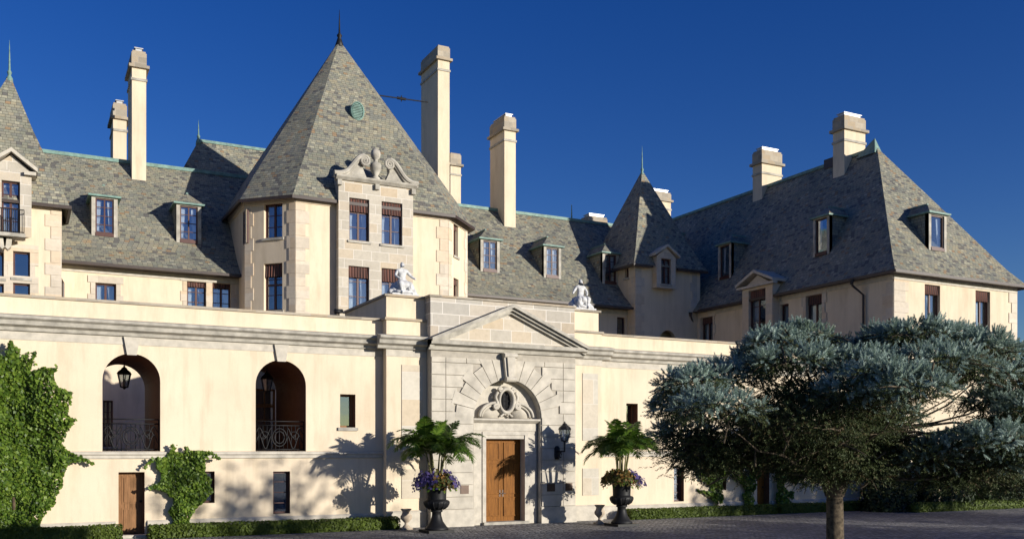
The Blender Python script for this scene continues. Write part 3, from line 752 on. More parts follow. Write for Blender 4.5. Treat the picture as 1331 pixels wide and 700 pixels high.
by.poly([FBY.p(bay0, 0, zb1), FBY.p(bay1, 0, zb1), FBY.p(bay1, 1.6, zb1), FBY.p(bay0, 1.6, zb1)])
by.build('stone_bay', M['stone'], tw)
for lst, bands in (([(FT, 0, 1, (.62, .44)), (FTL, LO, -1, (.44, .32)), (FTL, 0, 1, (.44, .32))], [(FT, 0, bay0-.01), (FTL, 0, LO), (FTS, 0, 11-2*TC)]), ([(FT, LT, -1, (.62, .44)), (FTR, 0, 1, (.44, .32)), (FTR, LO, -1, (.44, .32))], [(FT, bay1+.01, LT), (FTR, 0, LO)])):
    qm = MB()
    for fr, s_, sd, w_ in lst: quoins(qm, fr, s_, 5, ZT-.35, sd, .56, w_)
    for fr, a, b in bands: qm.box(fr, a, b, -.05, .01, ZT-.35, ZT)
    qm.build('quoins', M['quoin'], tw)
for i, r_ in enumerate(tf): window(tw, FBY, r_, 2, 3, .16, blind=.28 if i < 2 else .26, curtain=1 if i > 1 else .8, sill=True)
for i, r_ in enumerate(tl): window(tw, FTL, r_, 2, 3, .16, blind=0 if i == 0 else .25, transom=None if i == 0 else .55)
for r_ in tr: window(tw, FTR, r_, 1, 3, .16, blind=.2, curtain=0)
window(tw, FTS, ts[0], 1, 3, .015, curtain=0, sill=False)
# roof
rt = MB(); cen = (14.6, 47.5); ov = [(cen[0]+(x-cen[0])*1.05, cen[1]+(y-cen[1])*1.05) for x, y in oc]
ringroof(rt, ov, cen, [(1.0, ZT-.12), (.945, ZT+.42), (.88, ZT+1.15), (.004, 23.75)])
rt.build('roof', M['slate'], tw)
q = MB(); ov2 = [(cen[0]+(x-cen[0])*1.062, cen[1]+(y-cen[1])*1.062) for x, y in oc]; ov3 = oc
q.grid([[(x, y, ZT-.02) for x, y in ov3], [(x, y, ZT-.22) for x, y in ov], [(x, y, ZT-.26) for x, y in ov2], [(x, y, ZT-.12) for x, y in ov2], [(x, y, ZT-.10) for x, y in ov]], 0, True)
q.build('gutter', M['gutter'], tw)
q = MB(); q.lathe((14.6, 47.5, 23.6), [(.30, -.35), (.14, .15), (.09, .3), (.14, .42), (.05, .55), (.035, 1.1), (.008, 1.75)], 10); q.build('finial', M['iron'], tw, True)
# louvred vent on the front slope
FVt = Fr(TX0, 43.9, 0)
# front slope direction at the vent: find the slope plane
sl = lambda z: cen[1]-(cen[1]-TY0)*1.05*(.88*(23.75-z)/(23.75-ZT-1.15))
zv = FT.pt(465, 147)[1]
for _ in range(8): zv = Fr(TX0, sl(zv), 0).pt(465, 147)[1]
fv_ = Fr(TX0, sl(zv)-.28, 0); xv = fv_.pt(465, 147)[0]
q = MB(); n = 20
ell = lambda rx, rz, d: [fv_.p(xv+rx*math.cos(2*math.pi*i/n), d, zv+rz*math.sin(2*math.pi*i/n)) for i in range(n)]
q.grid([ell(.34, .46, 1.2), ell(.34, .46, 0), ell(.28, .40, -.03), ell(.26, .38, .03)], 0, True, False, True)
for i in range(-4, 5): q.box(fv_, xv-.25*math.sqrt(max(.02, 1-(i/4.8)**2)), xv+.25*math.sqrt(max(.02, 1-(i/4.8)**2)), -.02, .03, zv+i*.078-.015, zv+i*.078+.022)
q.build('roof_vent', M['copper'], tw)
# swan-neck pediment over the bay
pm = MB(); bz = zb1; bc = (bay0+bay1)/2; hw = (bay1-bay0)/2+.22
pm.prof(FBY, bay0-.14, bay1+.14, [(.2, bz-.18), (-.08, bz-.16), (-.20, bz-.04), (-.22, bz+.04), (.2, bz+.06)][::-1])
for sg in (-1, 1):
    pa = []
    for t in np.linspace(0, 1, 18):
        x = hw*(1-.70*t); z_ = bz+.10+1.0*(1/(1+math.exp(-(t-.62)*8)))
        pa.append((bc+sg*x, z_))
    pm.tube([FBY.p(x, -.08, z_) for x, z_ in pa], .11, 8); pm.tube([FBY.p(x, -.02, z_-.14) for x, z_ in pa], .08, 8)
    e0 = pa[-1]; c0 = (e0[0]+sg*.0, e0[1]-.24)
    pm.tube([FBY.p(c0[0]-sg*.24*(1-t/26)*math.sin(t*.55), -.12, c0[1]+.24*(1-t/26)*math.cos(t*.55)) for t in range(25)], .065, 8)
    pm.prism(FBY, [(bc+sg*hw*.95, bz+.05)] + [(x, z_-.1) for x, z_ in pa] + [(bc+sg*hw*.32, bz+.5), (bc+sg*hw*.22, bz+.05)], .02, .35)
    pm.box(FBY, bc+sg*hw*.88-.10, bc+sg*hw*.88+.10, -.16, .0, bz-.42, bz-.18)
pm.box(FBY, bc-.10, bc+.10, -.16, .0, bz-.42, bz-.18)
pm.build('swan_neck_pediment', M['trim'], tw, False)
q = MB(); q.lathe(FBY.p(bc, .12, bz+.05), [(.22, 0), (.2, .12), (.10, .2), (.24, .45), (.27, .68), (.22, .78), (.10, .84), (.10, .95), (.20, 1.05), (.23, 1.2), (.20, 1.36), (.08, 1.46), (.0, 1.5)], 16); q.build('stone_finial', M['trim'], tw, True)
# iron stay rod from the roof to the chimney
f1, f2_ = Fr(0, 49.0), Fr(0, 50.8)
A, B = (*f1.pt(492, 124)[:1], 49.0, f1.pt(492, 124)[1]), (f2_.pt(556, 133)[0], 50.8, f2_.pt(556, 133)[1])
q = MB(); q.tube([A, B], .035, 6); mid = Vector(A).lerp(Vector(B), .45)
q.tube([mid+Vector((-.25, 0, .0)), mid+Vector((.25, 0, 0))], .08, 8); q.tube([mid+Vector((.0, 0, -.16)), mid+Vector((.0, 0, .16))], .03, 6); q.build('stay_rod', M['iron'], tw)

# ------------------------------------------------------------------ left pavilion with spire
pv = empty('spired_pavilion', (-.3, 46, 0), 'narrow cream pavilion with a balcony window and slate spire, leftmost of the towers', 'tower')
PX0_, PX1_, PY0, PY1, PZE = -3.0, 1.55, 43.9, 48.6, 13.0
FV = Fr(0, PY0)
FG = Fr(0, PY0-.42)
pvw = [FV.rect(17, 327, 39, 361), FV.rect(17, 368, 39, 392), FV.rect(-17, 327, 5, 361), FV.rect(-17, 368, 5, 392)]
gr = FG.rect(2, 235, 26, 303)
wp = MB(); wall(wp, FV, PX0_, PX1_, 0, PZE, pvw + [(gr[0], gr[1], gr[2], PZE)])
wp.poly([(PX1_, PY0, 0), (PX1_, PY1, 0), (PX1_, PY1, PZE), (PX1_, PY0, PZE)]); wp.poly([(PX0_, PY0, 0), (PX0_, PY0, PZE), (PX0_, PY1, PZE), (PX0_, PY1, 0)])
wp.build('wall', M['stucco'], pv)
for s_, sd in ((PX1_, -1), (PX0_, 1)):
    qm = MB(); quoins(qm, FV, s_, 5, PZE-.1, sd, .50, (.62, .40)); qm.build('quoins', M['quoin'], pv)
ga0, ga1 = FG.pt(-12, 240)[0], FG.pt(41, 240)[0]; gz = FG.pt(40, 224)[1]; gc = (ga0+ga1)/2
gw = MB(); wall(gw, FG, ga0, ga1, gr[2]-.1, gz, [gr], reveal=.3)
gw.poly([FG.p(ga0, 0, gr[2]), FG.p(ga0, 0, gz), FG.p(ga0, 3, gz), FG.p(ga0, 3, gr[2])]); gw.poly([FG.p(ga1, 0, gr[2]), FG.p(ga1, 3, gr[2]), FG.p(ga1, 3, gz), FG.p(ga1, 0, gz)])
gw.prism(FG, [(ga0, gz), (ga1, gz), (gc, gz+.62)], .0, 3.0)
gw.build('gable_wall', M['stone'], pv)
pm = MB()
for sg in (-1, 1):
    x0 = gc+sg*((ga1-ga0)/2+.22)
    pm.prism(FG, [(x0, gz-.02), (gc, gz+.70), (gc, gz+.86), (x0, gz+.14)], -.24, 2.5)
    pm.box(FG, gc+sg*((ga1-ga0)/2-.05)-.22, gc+sg*((ga1-ga0)/2-.05)+.22, -.20, 1.0, gz-.16, gz-.02)
pm.build('pediment', M['light'], pv)
window(pv, FG, gr, 2, 4, .16, curtain=1.3, sill=False)
for r_ in pvw: window(pv, FV, r_, 1, 1, .14, curtain=0, surround=.32)
rp = MB(); pc = (-.4, 46.4); ol = [(PX0_-.3, PY0-.3), (PX1_+.3, PY0-.3), (PX1_+.3, PY1+.4), (PX0_-.3, PY1+.4)]
ringroof(rp, ol, pc, [(1.0, PZE-.15), (.86, PZE+.7), (.62, PZE+2.0), (.40, PZE+3.3), (.004, 18.9)]); rp.build('roof', M['slate'], pv)
q = MB(); q.box(Z0, ol[0][0]-.06, ol[1][0]+.06, PY0-.36, PY0-.24, PZE-.26, PZE-.13); q.box(Z0, PX1_+.25, PX1_+.37, PY0-.24, PY1, PZE-.26, PZE-.13); q.box(Z0, ol[0][0], ol[1][0], PY0-.24, PY0, PZE-.22, PZE-.17)
q.build('gutter', M['gutter'], pv)
finial(pv, pc[0], pc[1], 18.75, 1.65)
# balcony
bb = MB(); b0, b1 = FG.pt(-8, 303)[0], FG.pt(33, 303)[0]; bz0 = gr[2]-.12
bb.box(FG, b0, b1, -.75, .0, bz0-.14, bz0); bal = bb.build('balcony', M['trim'], pv)
q = MB()
for i in range(15): x = b0+.05+(b1-b0-.1)*i/14; q.tube([FG.p(x, -.70, bz0), FG.p(x, -.70, bz0+.95)], .014, 6)
for i in range(5):
    for x in (b0+.05, b1-.05): q.tube([FG.p(x, -.70+.15*i, bz0), FG.p(x, -.70+.15*i, bz0+.95)], .014, 6)
for z in (.05, .95):
    q.tube([FG.p(b0+.05, 0, bz0+z), FG.p(b0+.05, -.70, bz0+z), FG.p(b1-.05, -.70, bz0+z), FG.p(b1-.05, 0, bz0+z)], .022, 6)
q.build('railing', M['iron'], bal)
q = MB()
for x in (FG.pt(10, 310)[0], b0+.3): q.prism(FG, [(x-.16, bz0-.15), (x+.16, bz0-.15), (x+.12, bz0-.5), (x, bz0-.62), (x-.12, bz0-.5)], -.45, .0)
q.build('corbel', M['light'], bal)

# ------------------------------------------------------------------ corner turret
tt = empty('corner_turret', (33, 47, 0), 'small square shaded turret with a pointed slate roof in the corner of the right wing', 'tower')
UX0, UX1, UY0, UY1, UZ = 30.9, 35.5, 44.5, 49.6, 13.3
FUG = Fr(0, UY0-.42); FU = Fr(0, UY0); FUS = Fr(UX0, UY1, -90)
uw = [FUG.rect(859.5, 336, 872.5, 369), FU.rect(858, 429, 878, 460)]; us = [FUS.rect(812, 348, 817, 361)]
wu = MB(); wall(wu, FU, UX0, UX1, 0, UZ, [(uw[0][0], uw[0][1], uw[0][2], UZ), (*uw[1], True, .3)]); wall(wu, FUS, 0, UY1-UY0, 0, UZ, us)
wu.poly([(UX1, UY0, 0), (UX1, UY1, 0), (UX1, UY1, UZ), (UX1, UY0, UZ)])
wu.build('wall', M['stucco'], tt)
qm = MB(); quoins(qm, FU, UX0, 4, UZ-.1, 1, .5, (.6, .4)); quoins(qm, FUS, UY1-UY0, 4, UZ-.1, -1, .5, (.4, .6)); qm.build('quoins', M['quoin'], tt); qm = MB(); quoins(qm, FU, 35.25, 11, UZ-.1, -1, .5, (.5, .35)); qm.build('quoins', M['quoin'], tt)
ru = MB(); uc = (33.2, 47.1); ol = [(UX0-.30, UY0-.30), (UX1+.35, UY0-.30), (UX1+.35, UY1+.3), (UX0-.30, UY1+.3)]
ringroof(ru, ol, uc, [(1.0, UZ-.12), (.84, UZ+.75), (.70, UZ+1.6), (.004, 19.5)]); ru.build('roof', M['slate'], tt)
q = MB(); q.box(Z0, UX0-.35, uw[0][0]-.5, UY0-.37, UY0-.25, UZ-.24, UZ-.11); q.box(Z0, UX0-.37, UX0-.25, UY0-.25, UY1, UZ-.24, UZ-.11); q.build('gutter', M['gutter'], tt)
q = MB(); q.box(Z0, uw[0][1]+.5, UX1+.3, UY0-.37, UY0-.25, UZ-.24, UZ-.11); q.build('gutter', M['gutter'], tt)
finial(tt, 33.2, 47.1, 19.3, 1.7)
gd = MB(); a, b, c, e = uw[0]
wall(gd, FUG, a-.30, b+.30, c-.14, e+.12, [(a, b, c, e)], reveal=.3); gc = (a+b)/2
gd.prism(FUG, [(a-.30, e+.12), (b+.30, e+.12), (gc, e+.62)], 0, 2.4)
for s_ in (a-.30, b+.30): gd.box(FUG, s_-.015, s_+.015, .006, 2.4, c-.14, e+.1)
gd.box(FUG, a-.36, b+.36, -.06, .42, c-.24, c-.142); gd.build('gable_wall', M['quoin'], tt)
pm = MB()
for sg in (-1, 1): x0 = gc+sg*((b-a)/2+.52); pm.prism(FUG, [(x0, e+.10), (gc, e+.66), (gc, e+.80), (x0, e+.24)], -.18, 2.2)
pm.build('pediment', M['light'], tt)
window(tt, FUG, uw[0], 2, 3, .16, curtain=.4); window(tt, FU, (uw[1][0], uw[1][1], uw[1][2], uw[1][3]-.35), 2, 2, .2, curtain=0)
window(tt, FUS, us[0], 1, 1, .16, curtain=0)

# ------------------------------------------------------------------ right wing
rw = empty('right_wing', (39.6, 38, 0), 'tall cream right wing with shaded side, hipped slate roof and squat chimneys', 'building')
WX0, WX1, WY0, WY1 = 35.3, 44.0, 30.4, 58.0
FR_ = Fr(0, WY0); FRS = Fr(WX0, WY1, -90)      # front face and long shaded side
fw = [FR_.rect(1202, 370, 1222, 422), FR_.rect(1268, 378, 1287, 430)]
FRG = Fr(WX0-.50, WY1, -90)
sw = [FRS.rect(1048, 383, 1069, 433), FRS.rect(1014, 395, 1025, 423), FRS.rect(911, 412, 927, 446)]
gt = FRG.rect(973, 376, 995, 440)
ww = MB()
wall(ww, FR_, WX0, WX1, 0, ZE, fw); wall(ww, FRS, 0, WY1-WY0, 0, ZE, sw + [(gt[0], gt[1], gt[2], ZE)])
ww.poly([(WX1, WY0, 0), (WX1, WY1, 0), (WX1, WY1, ZE), (WX1, WY0, ZE)]); ww.poly([(WX0, WY1, 0), (WX0, WY1, ZE), (WX1, WY1, ZE), (WX1, WY1, 0)])
ww.box(FR_, WX0, WX1, -.04, .01, ZE-.5, ZE-.18, 1); ww.box(FRS, 0, gt[0]-.5, -.04, .01, ZE-.5, ZE-.18, 1); ww.box(FRS, gt[1]+.5, WY1-WY0, -.04, .01, ZE-.5, ZE-.18, 1)
ww.build('wall', [M['stucco'], M['light']], rw)
qm = MB(); LS = WY1-WY0
quoins(qm, FR_, WX0, 0, ZE-.5, 1, .5, (.95, .75)); quoins(qm, FRS, LS, 7.4, ZE-.5, -1, .5, (.62, .42)); qm.build('quoins', M['quoin'], rw)
qm = MB(); quoins(qm, FR_, WX1, 0, ZE-.5, -1, .5, (.62, .42)); qm.build('quoins', M['quoin'], rw)
for r_ in fw: window(rw, FR_, r_, 2, 1, .16, blind=.24, curtain=1.4, sill=True)
window(rw, FRS, sw[0], 2, 1, .16, blind=.24, curtain=1.2, surround=.3); window(rw, FRS, sw[1], 1, 1, .16, curtain=.6); window(rw, FRS, sw[2], 2, 1, .16, blind=.25, curtain=1, surround=.25)
# pedimented tall window on the side
a, b, c, e = gt; gz = FRG.pt(985, 372)[1]; gd = MB()
wall(gd, FRG, a-.5, b+.5, c-.4, gz, [gt], reveal=.3); gc = (a+b)/2
for s_ in (a-.5, b+.5): gd.box(FRG, s_-.015, s_+.015, .006, 2.2, c-.4, gz)
gd.box(FRG, a-.48, b+.48, .01, .5, c-.5, c-.4); gd.prism(FRG, [(a-.5, gz), (b+.5, gz), (gc, gz+.62)], .04, 2.2); gd.build('gable_wall', M['quoin'], rw)
pm = MB(); pm.box(FRG, a-.78, b+.78, -.2, .1, gz-.02, gz+.1)
for sg in (-1, 1): x0 = gc+sg*((b-a)/2+.80); pm.prism(FRG, [(x0, gz+.10), (gc, gz+.72), (gc, gz+.88), (x0, gz+.24)], -.26, 2.4)
pm.build('pediment', M['light'], rw)
window(rw, FRG, gt, 2, 3, .16, blind=.26, curtain=1)
# hipped roof with a kick at the eave
HX = (WX0+WX1)/2; YA, ZA = 35.2, 18.45
hr = MB(); kx = 1.0/(HX-WX0); ky = (YA-WY0)
def ring(ins, z, o=0):
    f = ins/(HX-WX0); return [(WX0+ins, WY0+ky*f, z), (WX1-ins, WY0+ky*f, z), (WX1-ins, WY1-ky*f, z), (WX0+ins, WY1-ky*f, z)]
rr = [ring(-.36, ZE-.2), ring(.30, ZE+.70), ring(HX-WX0-.002, ZA)]
hr.grid(rr, 0, True); hr.build('roof', M['slate'], rw)
q = MB(); q.box(Z0, HX-.12, HX+.12, YA, WY1-ky, ZA-.08, ZA+.08); q.poly([(HX-.28, YA-.1, ZA-.3), (HX+.28, YA-.1, ZA-.3), (HX, YA+.15, ZA+.55)]); q.poly([(HX-.28, YA-.1, ZA-.3), (HX, YA+.15, ZA+.55), (HX-.28, YA+1.2, ZA-.3)]); q.poly([(HX+.28, YA-.1, ZA-.3), (HX+.28, YA+1.2, ZA-.3), (HX, YA+.15, ZA+.55)]); q.poly([(HX-.28, YA+1.2, ZA-.3), (HX, YA+.15, ZA+.55), (HX+.28, YA+1.2, ZA-.3)])
q.build('ridge_capping', M['copper'], rw)
q = MB(); o = .39
for x0, x1, y0, y1 in ((WX0-o-.08, WX1+o, WY0-o-.14, WY0-o), (WX0-o-.08, WX0-o+.06, WY0-o, 43.9), (WX1+o-.06, WX1+o+.08, WY0-o-.14, WY1)): q.box(Z0, x0, x1, y0, y1, ZE-.30, ZE-.17)
q.box(Z0, WX0-o, WX1+o, WY0-o, WY0, ZE-.27, ZE-.22); q.box(Z0, WX0-o, WX0, WY0, 44.4, ZE-.27, ZE-.22); q.build('gutter', M['gutter'], rw)
def hipd(z):     # inset of the slopes at height z, in the short direction
    (i0, z0), (i1, z1) = ((-.36, ZE-.2), (.30, ZE+.7)) if z < ZE+.7 else ((.30, ZE+.7), (HX-WX0, ZA))
    return i0+(i1-i0)*(z-z0)/(z1-z0)
for fr, rc, kk in ((FRS, (1060, 284, 1075, 328), 1), (FRS, (936, 319, 948, 359), 1), (FR_, (1210, 280, 1227, 322), ky/(HX-WX0))):
    d = 1.5
    for _ in range(8): a, b, c, e = fr.rect(*rc, d=d); d = hipd(c)*kk-.1
    dormer(rw, fr, (a+b)/2, b-a, c, e-c, d, deep=2.2, roof_h=.55, cols=1, rows=1)
chimney(rw, 39.0, 40.55, 36.8, 37.6, 15.5, 20.6, cap=.8); chimney(rw, 39.15, 40.7, 43.3, 44.1, 15.5, 20.6, cap=.85)
q = MB(); q.box(Z0, 39.45, 39.85, 38.0, 38.7, 18.2, 18.72); q.build('ridge_vent', M['gutter'], rw)
a = FRS.pt(1108, 357, -.5)[0]; P = FRS.p
pipe(rw, [P(a, -.55, ZE-.3), P(a, -.5, ZE-.55), P(a+.3, -.12, ZE-1.0), P(a+.3, -.10, .1)])
a = FRS.pt(902, 410, -.3)[0]; pipe(rw, [P(a, -.55, ZE-.3), P(a, -.5, ZE-.55), P(a-.2, -.12, ZE-1.0), P(a-.2, -.10, .1)])

# ------------------------------------------------------------------ objects in the court
def gpt(u, v, z=0):
    k = (u-665.5)/1235; t = (CH-z)*1235/(v-585); return Vector(((SN+CS*k)*t, (CS-SN*k)*t, z))
def apt(u, v, D):
    """point at camera depth D on the line of sight through photo point (u, v)"""
    k = (u-665.5)/1235; return Vector(((SN+CS*k)*D, (CS-SN*k)*D, CH+(585-v)/1235*D))
def leaf_quads(P, Nn, size, asp=.55, droop=.3, fold=.0):
    """diamond leaves at P whose faces look roughly along Nn"""
    n = len(P); Nn = Nn/np.linalg.norm(Nn, axis=1, keepdims=True)
    a = RNG.normal(size=(n, 3)); a[:, 2] -= droop*2
    a -= Nn*(a*Nn).sum(1, keepdims=True); a /= np.linalg.norm(a, axis=1, keepdims=True)
    b = np.cross(Nn, a); s = (size*RNG.uniform(.6, 1.3, n))[:, None]
    V = np.stack([P-a*s*.5, P+b*s*asp*.5+Nn*s*fold, P+a*s*.5, P-b*s*asp*.5+Nn*s*fold], 1).reshape(-1, 3)
    return V, np.arange(n*4).reshape(-1, 4)
def in_poly(x, y, poly):
    c = np.zeros(len(x), bool); j = len(poly)-1
    for i in range(len(poly)):
        xi, yi = poly[i]; xj, yj = poly[j]
        c ^= ((yi > y) != (yj > y)) & (x < (xj-xi)*(y-yi)/(yj-yi+1e-12)+xi); j = i
    return c
def vnoise(p, seed=0):
    r = np.random.default_rng(seed); k = r.normal(size=(10, p.shape[1])); ph = r.uniform(0, 6.28, 10)
    return np.sin(p @ k.T + ph).mean(1)*1.6
def ivy(name, label, fr, poly_px, n, size, thick=.3, stems=(), group=None, tend=()):
    poly = [fr.pt(u, v) for u, v in poly_px]; xs, zs = [p[0] for p in poly], [p[1] for p in poly]
    S, Z = [], []
    while len(S) < n:
        s = RNG.uniform(min(xs)-.2, max(xs)+.2, n); z = RNG.uniform(min(zs), max(zs)+.15, n)
        q = np.stack([s, z], 1); js = s+.16*vnoise(q*4, 3); jz = z+.16*vnoise(q*4, 5)
        k = in_poly(js, jz, poly) & (vnoise(q*2.6, 8) > -.62)
        S += list(s[k]); Z += list(z[k])
    S, Z = np.array(S[:n]), np.array(Z[:n])
    for (p0, p1, m) in tend:
        a, b = fr.pt(*p0), fr.pt(*p1); t = RNG.uniform(0, 1, m)
        S = np.append(S, a[0]+(b[0]-a[0])*t+RNG.normal(0, .05, m)*(1.2-t)); Z = np.append(Z, a[1]+(b[1]-a[1])*t+.08*np.sin(t*5)+RNG.normal(0, .05, m)*(1.2-t))
    q = np.stack([S, Z], 1)
    D = -(.03+thick*np.clip(.55+.6*vnoise(q*1.8, 4)+.25*vnoise(q*5, 6), .05, 1.3)*RNG.uniform(.55, 1, len(S)))
    P = np.stack([fr.o[0]+fr.t[0]*S+fr.i[0]*D, fr.o[1]+fr.t[1]*S+fr.i[1]*D, Z], 1)
    Nn = np.array([-fr.i[0], -fr.i[1], .55])+RNG.normal(0, .6, (len(S), 3))
    V, F = leaf_quads(P, Nn, size, .8, .6, .06)
    base = fr.p((min(xs)+max(xs))/2, -.1, 0)
    r = empty(name, base, label, 'climbing plant', group)
    np_mesh('leaves', V, F, M['ivy'], r)
    mb = MB()
    for pts, rad in stems:
        L_ = [fr.p(fr.pt(u, v)[0], -.06, max(0, fr.pt(u, v)[1])) for u, v in pts]; mb.tube(L_, [rad*(1-.6*i/(len(L_)-1)) for i in range(len(L_))], 7)
    if stems: mb.build('vine_stem', M['vine'], r, True)
    return r
ivy('ivy', 'tall dense green ivy mass climbing the cream wall at the left edge', FW,
    [(-70, 700), (-70, 440), (-8, 446), (2, 470), (16, 443), (26, 456), (30, 468), (44, 462), (48, 480), (60, 476), (68, 480), (72, 500), (88, 510), (86, 540), (98, 545), (88, 565), (80, 580), (100, 590), (118, 597), (92, 605), (78, 628), (66, 655), (52, 676), (48, 700)],
    21000, .11, .8, [([(20, 690), (15, 600), (5, 520)], .06)], 'ivy on the entrance range', [((72, 560), (97, 542), 70), ((85, 595), (122, 598), 60), ((10, 470), (14, 440), 50), ((40, 480), (46, 455), 50), ((62, 500), (72, 474), 50), ((70, 520), (92, 508), 50)])
ivy('ivy', 'bushy young ivy climbing the wall just right of the small left door', FW,
    [(196, 598), (214, 592), (222, 580), (234, 586), (246, 588), (258, 590), (272, 592), (262, 600), (262, 612), (269, 622), (270, 640), (264, 652), (252, 662), (246, 680), (226, 680), (220, 664), (224, 650), (214, 640), (196, 632), (208, 625), (200, 610)],
    4600, .105, .5, [([(238, 684), (236, 650), (225, 600)], .04), ([(240, 684), (246, 640), (258, 596)], .035)], 'ivy on the entrance range',
    [((225, 590), (222, 574), 40), ((240, 590), (242, 578), 30), ((262, 592), (284, 592), 60), ((200, 600), (186, 604), 30), ((212, 632), (192, 630), 40)])
ivy('ivy', 'sparse forked ivy on the shaded right wall next to the narrow dark window', FW,
    [(893, 570), (960, 572), (950, 590), (942, 610), (936, 628), (934, 655), (924, 655), (922, 630), (908, 618), (896, 598)], 1700, .15, .35,
    [([(929, 660), (928, 630), (900, 590)], .06), ([(930, 660), (936, 615), (958, 580)], .05), ([(927, 650), (915, 642), (906, 635)], .03)], 'ivy on the entrance range', [((925, 648), (906, 634), 60)])
ivy('ivy', 'bare-stemmed ivy forking in a V to the left of the oak side door', FW,
    [(943, 600), (952, 618), (966, 634), (966, 656), (976, 656), (976, 630), (986, 600), (992, 575), (982, 575), (974, 605), (970, 620), (960, 612), (950, 596)], 1000, .15, .3,
    [([(972, 660), (970, 630), (950, 604)], .06), ([(972, 660), (974, 625), (988, 580)], .06)], 'ivy on the entrance range')
ivy('ivy', 'bright green ivy clump on the wall just right of the oak side door', FW,
    [(1003, 655), (1004, 575), (1050, 575), (1056, 600), (1048, 612), (1034, 622), (1028, 640), (1022, 656)], 2200, .15, .45,
    [([(1012, 660), (1016, 620), (1030, 585)], .05)], 'ivy on the entrance range', [((1034, 620), (1050, 606), 60)])

def leafy_box(name, label, x0, x1, y0, y1, h, cat='hedge', group='low box hedges along the wall', mat='box', size=.085, dens=520):
    r = None; o = .05; mb = MB()
    mb.box(Z0, x0+o, x1-o, y0+o, y1-o, 0, h-o)
    V0 = np.array(mb.v); areas = [((x1-x0)*h, 0), ((x1-x0)*(y1-y0), 1), ((y1-y0)*h, 2), ((y1-y0)*h, 3)]
    Ps, Ns = [], []
    for a, k in areas:
        n = int(a*dens); u, v = RNG.uniform(0, 1, n), RNG.uniform(0, 1, n); j = RNG.normal(0, .012, n)
        X, Y = x0+(x1-x0)*u, y0+(y1-y0)*v
        if k == 0: p = np.stack([X, y0+j, v*h], 1); nn = (0, -1, .3)
        elif k == 1: p = np.stack([X, Y, h+j+.02*vnoise(np.stack([X, Y], 1)*5, 2)], 1); nn = (0, -.2, 1)
        elif k == 2: p = np.stack([x0+j, y0+(y1-y0)*u, v*h], 1); nn = (-1, 0, .3)
        else: p = np.stack([x1+j, y0+(y1-y0)*u, v*h], 1); nn = (1, 0, .3)
        Ps.append(p); Ns.append(np.array(nn)+RNG.normal(0, .5, (n, 3)))
    V, F = leaf_quads(np.concatenate(Ps), np.concatenate(Ns), size, .7, .2)
    F0 = np.array(mb.f); nb = len(V0)
    o_ = np_mesh(name, np.concatenate([V0, V]), np.concatenate([F0, F+nb]), M[mat])
    return tag(o_, label, cat, group)
gx = lambda u, d=-.5: FW.pt(u, 690, d)[0]
leafy_box('box_hedge', 'short clipped box hedge below the big ivy, left of the small door', gx(-60), gx(157), 30.75, 31.25, .44)
leafy_box('box_hedge', 'long clipped box hedge from the small left door to the stone pier', gx(192), gx(514), 30.75, 31.3, .40)
leafy_box('box_hedge', 'shaded box hedge between the right urn and the oak side door', gx(812), gx(1001), 30.75, 31.3, .38)
leafy_box('box_hedge', 'box hedge running right from the oak side door past the spruce trunk', gx(1007), 34.4, 30.75, 31.3, .38)
leafy_box('box_hedge', 'shaded box hedge in front of the dark yew bushes', 34.6, 47, 28.6, 29.1, .40, dens=300)
def bush(name, label, c, r, n, mat, size, group=None, cat='bush'):
    d = RNG.normal(size=(n, 3)); d /= np.linalg.norm(d, axis=1, keepdims=True); d[:, 2] = np.abs(d[:, 2])
    k = (1+.22*vnoise(d*3, 5)+.10*vnoise(d*8, 6))*RNG.uniform(.72, 1.02, n)
    P = np.array(c)+d*k[:, None]*np.array(r)
    V, F = leaf_quads(P, d+RNG.normal(0, .5, (n, 3)), size, .55, .3)
    return tag(np_mesh(name, V, F, M[mat]), label, cat, group)
bush('yew_bush', 'dark rounded yew bush against the corner of the right wing', (34.6, 30.0, 0), (1.6, 1.0, 2.6), 4200, 'yew', .2, 'dark yews below the right wing')
bush('yew_bush', 'dark broad yew bush in the middle below the wing front', (38.0, 29.7, 0), (2.1, 1.0, 2.9), 5200, 'yew', .2, 'dark yews below the right wing')
bush('yew_bush', 'dark yew bush at the right edge below the wing front', (42.0, 29.7, 0), (2.2, 1.0, 2.6), 5200, 'yew', .2, 'dark yews below the right wing')

